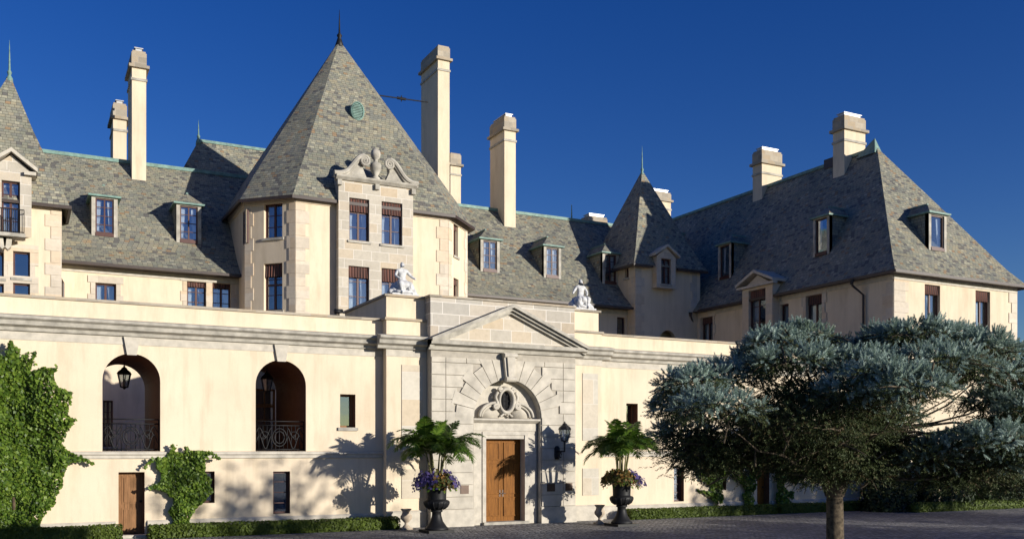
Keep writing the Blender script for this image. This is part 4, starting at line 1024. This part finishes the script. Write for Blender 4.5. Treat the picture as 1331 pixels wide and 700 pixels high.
# ---- planted iron urns
def urn(name, label, base, k, flip, seed):
    r = empty(name, base, label, 'planter', 'large black urns beside the portal'); b = Vector(base)
    mb = MB(); f = Fr(b.x, b.y)
    mb.box(f, -.46*k, .46*k, -.46*k, .46*k, 0, .09*k); mb.build('base', M['iron'], r)
    mb = MB(); mb.lathe((b.x, b.y, .09*k), [(x*k, z*k) for x, z in [(.40, 0), (.40, .05), (.33, .12), (.22, .28), (.165, .46), (.155, .58), (.21, .62), (.20, .66), (.15, .69)]], 28); mb.build('foot', M['iron'], r, True)
    mb = MB(); mb.lathe((b.x, b.y, 0), [(x*k, z*k) for x, z in [(.15, .75), (.26, .79), (.38, .87), (.43, .98), (.43, 1.05), (.40, 1.08), (.33, 1.10), (.325, 1.16), (.335, 1.4), (.37, 1.62), (.43, 1.68), (.43, 1.73), (.37, 1.73), (.35, 1.62)]], 28)
    n = 14
    for i in range(n):
        a = 6.283*i/n; mb.tube([(b.x+math.cos(a)*x*k, b.y+math.sin(a)*x*k, z*k) for x, z in ((.24, .79), (.36, .87), (.41, .97), (.415, 1.04))], .035*k, 6)
    mb.build('bowl', M['iron'], r, True)
    # trailing flowers
    fl = empty('urn_flowers', (b.x, b.y, 1.7*k), ('purple petunias with orange blooms in the centre spilling over the left urn' if not flip else 'orange and green bedding with purple petunias on its right side in the right urn'), 'flowers', 'flowers in the black urns')
    for nm, mat, cnt, lo, hi in (('petunia_mass', 'purple', 900, 0, 6.283), ('orange_mass', 'orange', 1100, 0, 6.283)):
        a = RNG.uniform(lo, hi, cnt); rr = RNG.uniform(.15, 1, cnt)**.5
        # which way round each colour grows (screen right is roughly +x)
        cx = np.cos(a)
        if flip: keep = cx > .25 if nm == 'petunia_mass' else cx < .45
        else: keep = np.abs(cx) > .35 if nm == 'petunia_mass' else np.abs(cx) < .55
        a, rr = a[keep], rr[keep]; m = len(a)
        edge_ = .80+.14*vnoise(np.stack([np.cos(a), np.sin(a)], 1)*3, seed)
        P = np.stack([b.x+np.cos(a)*rr*edge_, b.y+np.sin(a)*rr*edge_, 1.98*k-.42*rr**3.0+RNG.normal(0, .07, m)+.07*vnoise(np.stack([np.cos(a)*rr, np.sin(a)*rr], 1)*6, seed+1)], 1)
        Nn = np.stack([np.cos(a)*rr, np.sin(a)*rr, np.full(m, .6)], 1)+RNG.normal(0, .4, (m, 3))
        V, F = leaf_quads(P, Nn, .11, .9, .3); tag(np_mesh(nm, V, F, M[mat], fl), kind='stuff')
    g_ = RNG.uniform(0, 6.283, 500); rr = RNG.uniform(.3, 1, 500)
    P = np.stack([b.x+np.cos(g_)*rr*.72, b.y+np.sin(g_)*rr*.72, 1.86*k-.4*rr**3+RNG.normal(0, .06, 500)], 1); V, F = leaf_quads(P, np.stack([np.cos(g_), np.sin(g_), np.full(500, .5)], 1), .12, .6, .5); tag(np_mesh('foliage', V, F, M['ivy'], fl), kind='stuff')
    return r
def frond(p, az, el, ln, droop, parent):
    h = Vector((math.cos(az), math.sin(az), 0)); n = 16; pts = []; pos = Vector(p); e = el
    for i in range(n+1):
        pts.append(pos.copy()); pos = pos+(h*math.cos(e)+Vector((0, 0, 1))*math.sin(e))*ln/n; e -= droop/n*(.5+1.2*i/n)
    V, F = [], []; sd = h.cross(Vector((0, 0, 1)))
    for i in range(n):      # flat rachis with depth
        d = (pts[i+1]-pts[i]).normalized(); up = sd.cross(d)
        for q in (pts[i], pts[i+1]): V += [q+sd*.012, q+up*.014, q-sd*.012]
        a = len(V)-6; F += [(a, a+1, a+4, a+3), (a+1, a+2, a+5, a+4), (a+2, a, a+3, a+5)]
    for i in range(2, n+1):
        d = (pts[i]-pts[i-1]).normalized(); up = sd.cross(d)
        L_ = ln*.36*math.sin(math.pi*(.18+.78*i/n))**.8
        for sg in (-1, 1):
            for off in (0, .5):
                o = pts[i]-d*ln/n*off
                dirn = (sd*sg*.85+d*.62+up*.12+Vector((random.gauss(0, .09), random.gauss(0, .09), random.gauss(0, .09)))).normalized()
                w_ = d*(.024+.014*random.random()); m_ = o+dirn*L_*.5-Vector((0, 0, L_*.06)); t = o+dirn*L_-Vector((0, 0, L_*.30))
                a = len(V); V += [o-w_*.5, o+w_*.5, m_+w_, m_-w_, t+w_*.15, t-w_*.15]; F += [(a, a+1, a+2, a+3), (a+3, a+2, a+4, a+5)]
    return np_mesh('frond', [tuple(v) for v in V], F, M['palm'], parent)
def palm(name, label, base, z0, hgt, nst, spread):
    r = empty(name, (base[0], base[1], z0), label, 'potted palm', 'palms growing in the black urns')
    for s_ in range(nst):
        a = 6.283*s_/nst+random.uniform(-.4, .4); lean = random.uniform(.18, .42)*spread; hh = hgt*random.uniform(.42, .58)
        bp = Vector((base[0]+math.cos(a)*.12, base[1]+math.sin(a)*.12, z0)); tp = Vector((base[0]+math.cos(a)*lean, base[1]+math.sin(a)*lean, z0+hh))
        mb = MB(); mb.tube([bp, bp.lerp(tp, .5)+Vector((0, 0, .06)), tp], [.035, .03, .02], 7); st_ = mb.build('stem', M['stem'], r, True)
        nf = 6
        for j in range(nf):
            az = a+(j-(nf-1)/2)*.8+random.uniform(-.25, .25); frond(tp, az, random.uniform(.5, 1.15), hgt*random.uniform(.62, .85)*spread, random.uniform(1.4, 2.1), st_)
        frond(tp, a+1.5, 1.45, hgt*.62, .9, st_)
    return r
UL, UR = gpt(567.5, 691), gpt(808, 682.5)
urn('urn', 'large black iron urn left of the portal, planted with purple petunias', UL, .98, False, 21)
urn('urn', 'large black iron urn right of the portal, in front of the wall lantern side', UR, .98, True, 22)
palm('potted_palm', 'feathery green palm in the left black urn, over purple petunias', UL, 1.6, 2.0, 8, .95)
palm('potted_palm', 'feathery green palm in the right black urn, beside the blue spruce', UR, 1.6, 2.0, 8, .92)
def small_urn(label, b):
    mb = MB(); mb.box(Fr(b.x, b.y), -.17, .17, -.17, .17, 0, .07); mb.lathe((b.x, b.y, .07), [(.14, 0), (.12, .04), (.06, .10), (.055, .16), (.10, .20), (.19, .30), (.20, .38), (.15, .46), (.13, .54), (.19, .62), (.20, .64), (.15, .64), (.13, .56)], 20)
    return tag(mb.build('small_urn', M['terra'], None, True), label, 'urn', 'small empty stone urns by the portal')
small_urn('small empty stone urn in shade by the left pier, left of the black urn', gpt(528, 687.5)); small_urn('small sunlit stone urn at the pier beside the right black urn', gpt(779.5, 680.5))

# ---- lanterns and plaques
def lantern(name, label, c, h, bracket=None, chain=None, group=None):
    """six-sided lantern whose body is centred on c, h tall"""
    r = empty(name, c, label, 'lantern', group); c = Vector(c); n = 6
    hexr = lambda rad, z: [(c.x+rad*math.cos(6.283*i/n+.3), c.y+rad*math.sin(6.283*i/n+.3), c.z+z) for i in range(n)]
    rt_, rb_ = h*.27, h*.15; z1, z0 = h*.20, -h*.34
    mb = MB()
    for i in range(n): mb.tube([hexr(rb_, z0)[i], hexr(rt_, z1)[i]], h*.022, 6)
    for rad, z in ((rb_, z0), (rt_, z1)):
        q = hexr(rad, z)
        for i in range(n): mb.tube([q[i], q[(i+1) % n]], h*.022, 6)
    mb.grid([hexr(rt_*1.18, z1), hexr(rt_*.95, z1+h*.10), hexr(rt_*.5, z1+h*.19), hexr(rt_*.42, z1+h*.24), hexr(.02, z1+h*.30)], 0, True, True, True)
    mb.lathe((c.x, c.y, c.z+z1+h*.28), [(.02*h, 0), (.045*h, .03*h), (.02*h, .07*h), (.0, .11*h)], 10); mb.lathe((c.x, c.y, c.z+z0-h*.10), [(.0, 0), (.05*h, .04*h), (.10*h, .10*h)], 10)
    mb.build('lantern_frame', M['iron'], r)
    mb = MB(); mb.grid([hexr(rb_*.9, z0+.01), hexr(rt_*.9, z1-.01)], 0, True, True, True); mb.build('lantern_glass', M['glass'], r)
    mb = MB(); mb.lathe((c.x, c.y, c.z+z0+.02), [(h*.03, 0), (h*.03, h*.28), (0, h*.32)], 8); mb.build('candle_tube', M['lampglass'], r)
    if bracket:
        mb = MB(); bx, by_, bz_ = bracket; w_ = Vector(bracket)
        mb.tube([w_, (c.x, c.y, w_.z), (c.x, c.y, c.z+z0-.02)], .03, 8)
        dirv = Vector((c.x, c.y, w_.z))-w_; mb.tube([w_+Vector((0, 0, -.28))+dirv*.02+dirv*t+Vector((0, 0, .26*t+.12*math.sin(t*3.14))) for t in np.linspace(0, .92, 10)], .022, 8)
        mb.tube([w_+dirv*(.45+.12*math.cos(t*.7))+Vector((0, 0, -.14+.10*math.sin(t*.7))) for t in range(9)], .018, 6)
        mb.lathe((0, 0, 0), [(.10, -.30), (.12, -.2), (.12, .12), (.06, .2)], 10)
        mb.v[-40:] = [(w_.x+x, w_.y+y*.4, w_.z+z) for x, y, z in mb.v[-40:]]
        mb.build('bracket', M['iron'], r, True)
    if chain:
        mb = MB(); mb.tube([(c.x, c.y, c.z+z1+h*.36), (c.x, c.y, chain)], .012, 6); mb.build('chain', M['iron'], r)
    return r
fl_ = Fr(0, 30.9-.62); s_, z_ = fl_.pt(734, 563)
lantern('wall_lantern', 'black bracketed wall lantern on the stone portal right of the oak double door', (s_, 30.28, z_), .80, (s_, 30.84, fl_.pt(730, 586)[1]))
fl_ = Fr(0, 33.6); s_, z_ = fl_.pt(161.5, 492); lantern('hanging_lantern', 'black lantern hanging in the leftmost arch against sunlit plaster', (s_, 33.6, z_), .80, None, 5.62, 'lanterns hanging in the arches')
s_, z_ = fl_.pt(347, 498); lantern('hanging_lantern', 'black lantern hanging in the dark arch with the glazed door', (s_, 33.6, z_), .80, None, 5.62, 'lanterns hanging in the arches')
for rc, lb in (((597.5, 630, 608.5, 641), 'small bronze plaque on the stone portal left of the oak door'), ((710, 628, 720.5, 638), 'small bronze plaque right of the door, nearer the oak door'), ((734, 627, 743, 637), 'small bronze plaque right of the door, under the wall lantern')):
    a, b, c, e = FS.rect(*rc); q = MB(); q.box(FS, a, b, -.06, -.03, c, e); q.box(FS, a+.02, b-.02, -.068, -.06, c+.02, e-.02)
    tag(q.build('wall_plaque', M['bronze']), lb, 'plaque', 'bronze plaques on the portal')
# floodlight on the parapet
p = FW.pt(443, 404); fb = empty('floodlight', (p[0], 31.9, ZP), 'small black floodlight standing on the parapet below the tower', 'floodlight')
q = MB(); q.tube([(p[0], 31.9, ZP), (p[0], 31.9, ZP+.12)], .02, 6); q.box(Fr(p[0], 31.9), -.07, .07, -.05, .05, ZP, ZP+.02); q.build('stand', M['iron'], fb)
q = MB(); q.tube([(p[0]-.16, 31.86, ZP+.16), (p[0]+.12, 31.92, ZP+.20)], [.09, .07], 12); q.build('lamp_head', M['iron'], fb, True)

# ---- white seated statues on the attic blocks
def skinned(name, joints, bones, mat, parent, sub=2):
    me = bpy.data.meshes.new(name); off = root_loc(parent)
    ks = list(joints); me.from_pydata([tuple(Vector(joints[k][:3])-off) for k in ks], [(ks.index(a), ks.index(b)) for a, b in bones], [])
    o = bpy.data.objects.new(name, me); COL.objects.link(o)
    sk = o.modifiers.new('s', 'SKIN'); sk.use_smooth_shade = True
    for i, k in enumerate(ks):
        v = me.skin_vertices[0].data[i]; rr = joints[k][3]; v.radius = rr if hasattr(rr, '__len__') else (rr, rr); v.use_root = (i == 0)
    sb = o.modifiers.new('b', 'SUBSURF'); sb.levels = sb.render_levels = sub
    dg = bpy.context.evaluated_depsgraph_get(); dg.update(); ev = o.evaluated_get(dg); m2 = bpy.data.meshes.new_from_object(ev)
    bpy.data.objects.remove(o); m2.materials.clear(); m2.materials.append(mat)
    o = bpy.data.objects.new(name, m2); COL.objects.link(o); o.parent = parent; return o
def lumps(name, pts, mat, parent, seed):
    """carved drapery and rockwork: one wrinkled skin over overlapping lumps"""
    mb = MB(); rnd = np.random.default_rng(seed)
    for (x, y, z, rx, ry, rz) in pts:
        n, m_ = 18, 12; rings = []
        for i in range(m_+1):
            t = math.pi*i/m_-math.pi/2; ring_ = []
            for j in range(n):
                a = 6.283*j/n; k = 1+.14*math.sin(a*5+x*30+t*2)+.08*math.sin(a*9+y*20)
                ring_.append((x+math.cos(t)*math.cos(a)*rx*k, y+math.cos(t)*math.sin(a)*ry*k, z+math.sin(t)*rz))
            rings.append(ring_)
        mb.grid(rings, 0, True, False, False)
    return mb.build(name, mat, parent, True)
def statue(label, b, h, mirror):
    r = empty('statue', b, label, 'statue', 'white statues on the attic blocks'); k = h/1.30; s = -1 if mirror else 1
    P = lambda x, y, z, rr: (b[0]+s*x*k, b[1]+y*k, b[2]+z*k, tuple(q*k*1.15 for q in rr) if hasattr(rr, '__len__') else rr*k*1.22)
    J = dict(hip=P(0, .04, .50, (.155, .125)), waist=P(0, .03, .66, (.105, .09)), chest=P(0, .02, .82, (.14, .105)), collar=P(0, .02, .935, (.10, .075)), neck=P(0, .01, .985, .045), head=P(0, -.01, 1.075, (.068, .078)), crown=P(0, .0, 1.15, .062), bun=P(0, .04, 1.215, .035),
             shl=P(-.165, .02, .915, .055), ell=P(-.26, -.03, .74, .043), wrl=P(-.17, -.17, .62, .032), hal=P(-.12, -.22, .60, .034),
             shr=P(.165, .02, .915, .055), elr=P(.30, -.02, .76, .043), wrr=P(.40, -.12, .66, .032), har=P(.45, -.16, .64, .034),
             thl=P(-.12, -.06, .46, .105), knl=P(-.17, -.32, .46, .082), anl=P(-.12, -.30, .16, .048), fol=P(-.13, -.42, .11, .04),
             thr=P(.12, -.06, .46, .105), knr=P(.20, -.30, .42, .082), anr=P(.24, -.24, .14, .048), fo_r=P(.27, -.36, .10, .04))
    B = [('hip', 'waist'), ('waist', 'chest'), ('chest', 'collar'), ('collar', 'neck'), ('neck', 'head'), ('head', 'crown'), ('crown', 'bun'), ('collar', 'shl'), ('shl', 'ell'), ('ell', 'wrl'), ('wrl', 'hal'), ('collar', 'shr'), ('shr', 'elr'), ('elr', 'wrr'), ('wrr', 'har'),
         ('hip', 'thl'), ('thl', 'knl'), ('knl', 'anl'), ('anl', 'fol'), ('hip', 'thr'), ('thr', 'knr'), ('knr', 'anr'), ('anr', 'fo_r')]
    skinned('figure', J, B, M['marble'], r)
    lp = [(b[0]+s*x*k, b[1]+y*k, b[2]+z*k, a*k, c*k, d*k) for x, y, z, a, c, d in
          [(0, .06, .30, .36, .26, .30), (.0, -.16, .40, .26, .2, .16), (-.10, -.20, .32, .14, .17, .20), (.20, -.18, .30, .16, .17, .20), (-.26, .0, .20, .20, .18, .18), (.30, .02, .22, .18, .2, .2), (0, -.1, .16, .42, .26, .10), (-.40, -.02, .16, .14, .14, .12), (.36, -.1, .14, .13, .14, .11)]]
    lumps('drapery', lp, M['marble'], r, 3)
    q = MB(); q.box(Fr(b[0], b[1]), -.48*k, .48*k, -.34*k, .34*k, b[2], b[2]+.10*k); q.build('plinth', M['marble'], r)
    return r
statue('white marble seated figure with one arm out, on the left attic block below the tower', (12.15, 32.0, 8.16), 1.36, False)
statue('white marble seated figure on the right attic block, against the shaded slate roof', (19.62, 32.0, 8.16), 1.36, True)

# ------------------------------------------------------------------ trees
def tree_limbs(mb, base, top, r0, tips, rnd):
    b, t = Vector(base), Vector(top)
    mb.tube([b, b.lerp(t, .35)+Vector((rnd.uniform(-.05, .05), 0, 0)), b.lerp(t, .7), t], [r0*1.2, r0, r0*.9, r0*.75], 12)
    for p in tips:
        p = Vector(p); s = t+Vector((0, 0, rnd.uniform(-.5, .3))); pts = []
        for i in range(7):
            f = i/6; q = s.lerp(p, f); q.z += .35*math.sin(f*3.14)*(-.35 if p.z > s.z else .8); q += Vector((rnd.uniform(-1, 1), rnd.uniform(-1, 1), rnd.uniform(-1, 1)))*.07*math.sin(f*3.14)
            pts.append(q)
        mb.tube(pts, [r0*.24*(1-.85*i/6) for i in range(7)], 6)
# blue spruce: flat cloud-like pads of upturned shoots on spreading limbs
D0 = 15.5
sb_ = apt(1085, 585, D0); sb_.z = 0
spr = empty('blue_spruce', sb_, 'spreading flat-topped blue spruce with a bare trunk in front of the right wing', 'tree')
rs = random.Random(5); trg = np.random.default_rng(9)
pads = [  # photo u, v of the pad's centre, half width and half height in photo px, depth offset in metres
    (905, 505, 48, 22, -.6), (950, 490, 45, 22, .2), (880, 530, 34, 22, .3), (930, 535, 55, 24, -1.4), (985, 470, 40, 22, .9), (1005, 450, 34, 18, .2), (1040, 445, 44, 18, .6), (1030, 475, 55, 20, -.5),
    (1075, 460, 40, 18, 1.2), (1150, 445, 40, 18, .8), (1190, 440, 50, 20, .2), (1235, 447, 46, 20, .9), (1270, 455, 42, 18, .1), (1300, 470, 40, 18, .7), (1215, 475, 60, 20, -.6),
    (1265, 490, 52, 18, -.2), (1145, 492, 50, 24, -1.3), (1180, 508, 44, 22, -1.8), (1120, 475, 40, 18, -.4), (1110, 520, 56, 22, -1.2), (1290, 525, 46, 16, .7), (1340, 500, 50, 26, .5), (1345, 540, 50, 24, -.2), 
    (1245, 585, 54, 18, -.6), (1295, 575, 50, 20, -.9), (1340, 590, 50, 22, -.7), (1205, 600, 40, 14, -.3), (1280, 605, 46, 16, -.2), (1150, 540, 34, 16, -.2), (890, 565, 36, 20, .6), (1390, 560, 60, 40, .2), (1390, 500, 50, 30, .6)]
fill = [(930, 575, 55, 24, .2), (985, 580, 45, 22, .4), (900, 585, 34, 20, .2), (1010, 560, 50, 24, -.3), (1060, 560, 50, 24, .2), (1090, 545, 50, 26, -.6), (1130, 560, 46, 24, .1), (1050, 590, 40, 18, .5), (1120, 590, 40, 18, .3), (1165, 575, 40, 18, .0),
        (1000, 590, 40, 16, .8), (1075, 520, 60, 26, .2), (1030, 520, 50, 24, .5), (1140, 525, 50, 24, .4), (1050, 505, 50, 20, -.4), (985, 540, 40, 20, .2), (960, 600, 40, 16, .3), (1085, 598, 50, 16, -.5), (1060, 615, 30, 12, -.3), (1115, 612, 34, 14, -.3), (1000, 545, 44, 22, -1.0), (1080, 560, 60, 22, -1.2), (915, 600, 30, 14, .0), (1310, 548, 40, 12, .3), (1300, 625, 60, 16, .2), (1230, 620, 46, 12, -.1)]
sc_ = D0/1235; rgt = np.array([CS, -SN, 0]); fwd = np.array([SN, CS, 0]); up_ = np.array([0, 0, 1.])
tips = []; shoots = []; under = []; tones = []
for (u, v, ru, rv, dd_) in pads:
    c = np.array(apt(u, v, D0+dd_*1.1)); a, h_ = ru*sc_*.94, rv*sc_*.82; dep = max(.55, a*.85); tips.append(c-up_*h_*.5)
    n = int(34*(a*dep)/.42)+9           # tufts: each a little dome of upturned shoots
    q = trg.normal(size=(n, 3)); q /= np.linalg.norm(q, axis=1, keepdims=True); q[:, 2] = np.abs(q[:, 2])-.02
    T = c+(q[:, :1]*rgt*a+q[:, 1:2]*fwd*dep)*trg.uniform(.72, 1.08, (n, 1))+q[:, 2:]*up_*h_*trg.uniform(.65, 1.2, (n, 1))
    R_ = trg.uniform(.12, .24, n)
    m = 11; d = trg.normal(size=(n, m, 3)); d[..., 2] += .55; d += q[:, None, :]*.5; d /= np.linalg.norm(d, axis=2, keepdims=True)
    P = T[:, None, :]+d*(R_[:, None, None]*.55); shoots.append((P.reshape(-1, 3), d.reshape(-1, 3))); tones.append(np.repeat(trg.beta(2.2, 1.8, n), m))
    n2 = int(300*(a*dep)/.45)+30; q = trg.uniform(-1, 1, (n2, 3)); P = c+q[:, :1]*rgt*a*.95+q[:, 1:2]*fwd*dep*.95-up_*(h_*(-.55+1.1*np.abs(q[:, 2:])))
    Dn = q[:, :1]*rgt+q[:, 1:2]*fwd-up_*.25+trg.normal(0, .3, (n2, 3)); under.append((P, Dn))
for (u, v, ru, rv, dd_) in fill:
    c = np.array(apt(u, v, D0+dd_)); a, h_ = ru*sc_, rv*sc_; n2 = 520; q = trg.normal(0, .55, (n2, 3)); lump = 1+.4*vnoise(q*3+c, 4)[:, None]
    under.append((c+(q[:, :1]*rgt*a+q[:, 1:2]*fwd*a*1.2+q[:, 2:]*up_*h_)*lump, q[:, :1]*rgt+q[:, 1:2]*fwd+trg.normal(0, .5, (n2, 3))-up_*.2)); tips.append(c)
def settone(o, per, k):
    f = np.repeat(per, k)*.75+trg.uniform(0, .3, len(per)*k); a = o.data.attributes.new('tone', 'FLOAT', 'FACE'); a.data.foreach_set('value', f)
def brushes(lst, ln, wd, nn, wide=.011):
    P = np.concatenate([a for a, _ in lst]); D_ = np.concatenate([b for _, b in lst]); D_ /= np.linalg.norm(D_, axis=1, keepdims=True); n = len(P)
    L_ = ln*trg.uniform(.65, 1.3, n); a = np.cross(D_, trg.normal(size=(n, 3))); a /= np.linalg.norm(a, axis=1, keepdims=True); b = np.cross(D_, a)
    V = []
    for j in range(nn):
        t = (j+.5)/nn; ang = j*2.4; o = P+D_*(L_*t)[:, None]; rd = a*math.cos(ang)+b*math.sin(ang)
        tip = o+(rd*.8+D_*.75)*wd*(1.15-.5*t); sd = np.cross(rd, D_)*wide
        V.append(np.stack([o-sd, o+sd, tip], 1))
    V = np.stack(V, 1).reshape(-1, 3); return V, np.arange(len(V)).reshape(-1, 3)
tm = MB(); tree_limbs(tm, sb_, sb_+Vector((0, 0, 2.75)), .145, [tuple(t) for t in tips], rs)
# knobbly collar where the limbs leave the trunk, then twigs under the pads
for (P, Dn) in under:
    for i in range(0, min(len(P), 44), 4):
        p = Vector(P[i]); d = Vector(Dn[i]).normalized(); tm.tube([p-d*.35-Vector((0, 0, .05)), p, p+d*.25], [.016, .012, .005], 4)
tm.lathe((sb_.x, sb_.y, 1.95), [(.15, 0), (.22, .22), (.27, .4), (.23, .6), (.13, .78)], 14)
tm.build('trunk', M['bark'], spr, True)
V, F = brushes(shoots, .13, .042, 34, .0075); settone(np_mesh('crown', V, F, M['spruce'], spr), np.concatenate(tones), 34)
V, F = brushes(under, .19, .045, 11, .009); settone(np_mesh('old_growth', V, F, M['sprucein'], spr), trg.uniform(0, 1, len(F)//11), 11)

def broad_tree(name, label, base, h, r, n, size=.34, group=None, mat='broad', th=.35):
    b = Vector(base); t = empty(name, b, label, 'tree', group); rnd = random.Random(int(b.x*7+b.y))
    cl = [(b.x+rnd.gauss(0, r*.42), b.y+rnd.gauss(0, r*.42), h*(1-th)*rnd.random()**.8+h*th, r*rnd.uniform(.32, .55)) for _ in range(16)]
    mb = MB(); tree_limbs(mb, b, b+Vector((0, 0, h*th)), r*.09, [c[:3] for c in cl[:9]], rnd); mb.build('trunk', M['bark'], t, True)
    P, Nn = [], []
    for x, y, z, rr in cl:
        m = n//16; d = RNG.normal(size=(m, 3)); d /= np.linalg.norm(d, axis=1, keepdims=True)
        p = np.array((x, y, z))+d*(rr*RNG.uniform(.5, 1.05, m)*(1+.25*vnoise(d*4, int(x*9) % 97)))[:, None]; p[:, 2] = np.minimum(p[:, 2], h); P.append(p); Nn.append(d+RNG.normal(0, .6, (m, 3)))
    V, F = leaf_quads(np.concatenate(P), np.concatenate(Nn), size, .6, .3); np_mesh('crown', V, F, M[mat], t); return t
broad_tree('broad_tree', 'thin-crowned broad tree outside the frame on the right, with few leaves', (28.5, 1.5, 0), 8.9, 3.4, 800, .36, 'broad trees to the right of the camera', th=.5)
for x_, y_, h_, r_, lb in ((47, 6, 9.2, 3.6, 'tall broad tree outside the frame on the right, nearest the right wing'), (52.5, 1, 9.6, 3.8, 'tall broad tree outside the frame on the right, farthest from the wall'),
                           (24, -1, 4.6, 3.0, 'low broad tree beside the court, nearest the camera'), (31, 1.5, 5.0, 3.2, 'low broad tree beside the court, second from the camera'), (38.5, 2, 5.4, 3.4, 'low broad tree beside the court, third from the camera')):
    broad_tree('broad_tree', lb, (x_, y_, 0), h_, r_, 3200, .42, 'broad trees to the right of the camera', th=.22)
broad_tree('evergreen_tree', 'dark green tree far behind the right wing at the right edge', (66.5, 43, 0), 10.6, 2.6, 4000, .35, mat='yew')
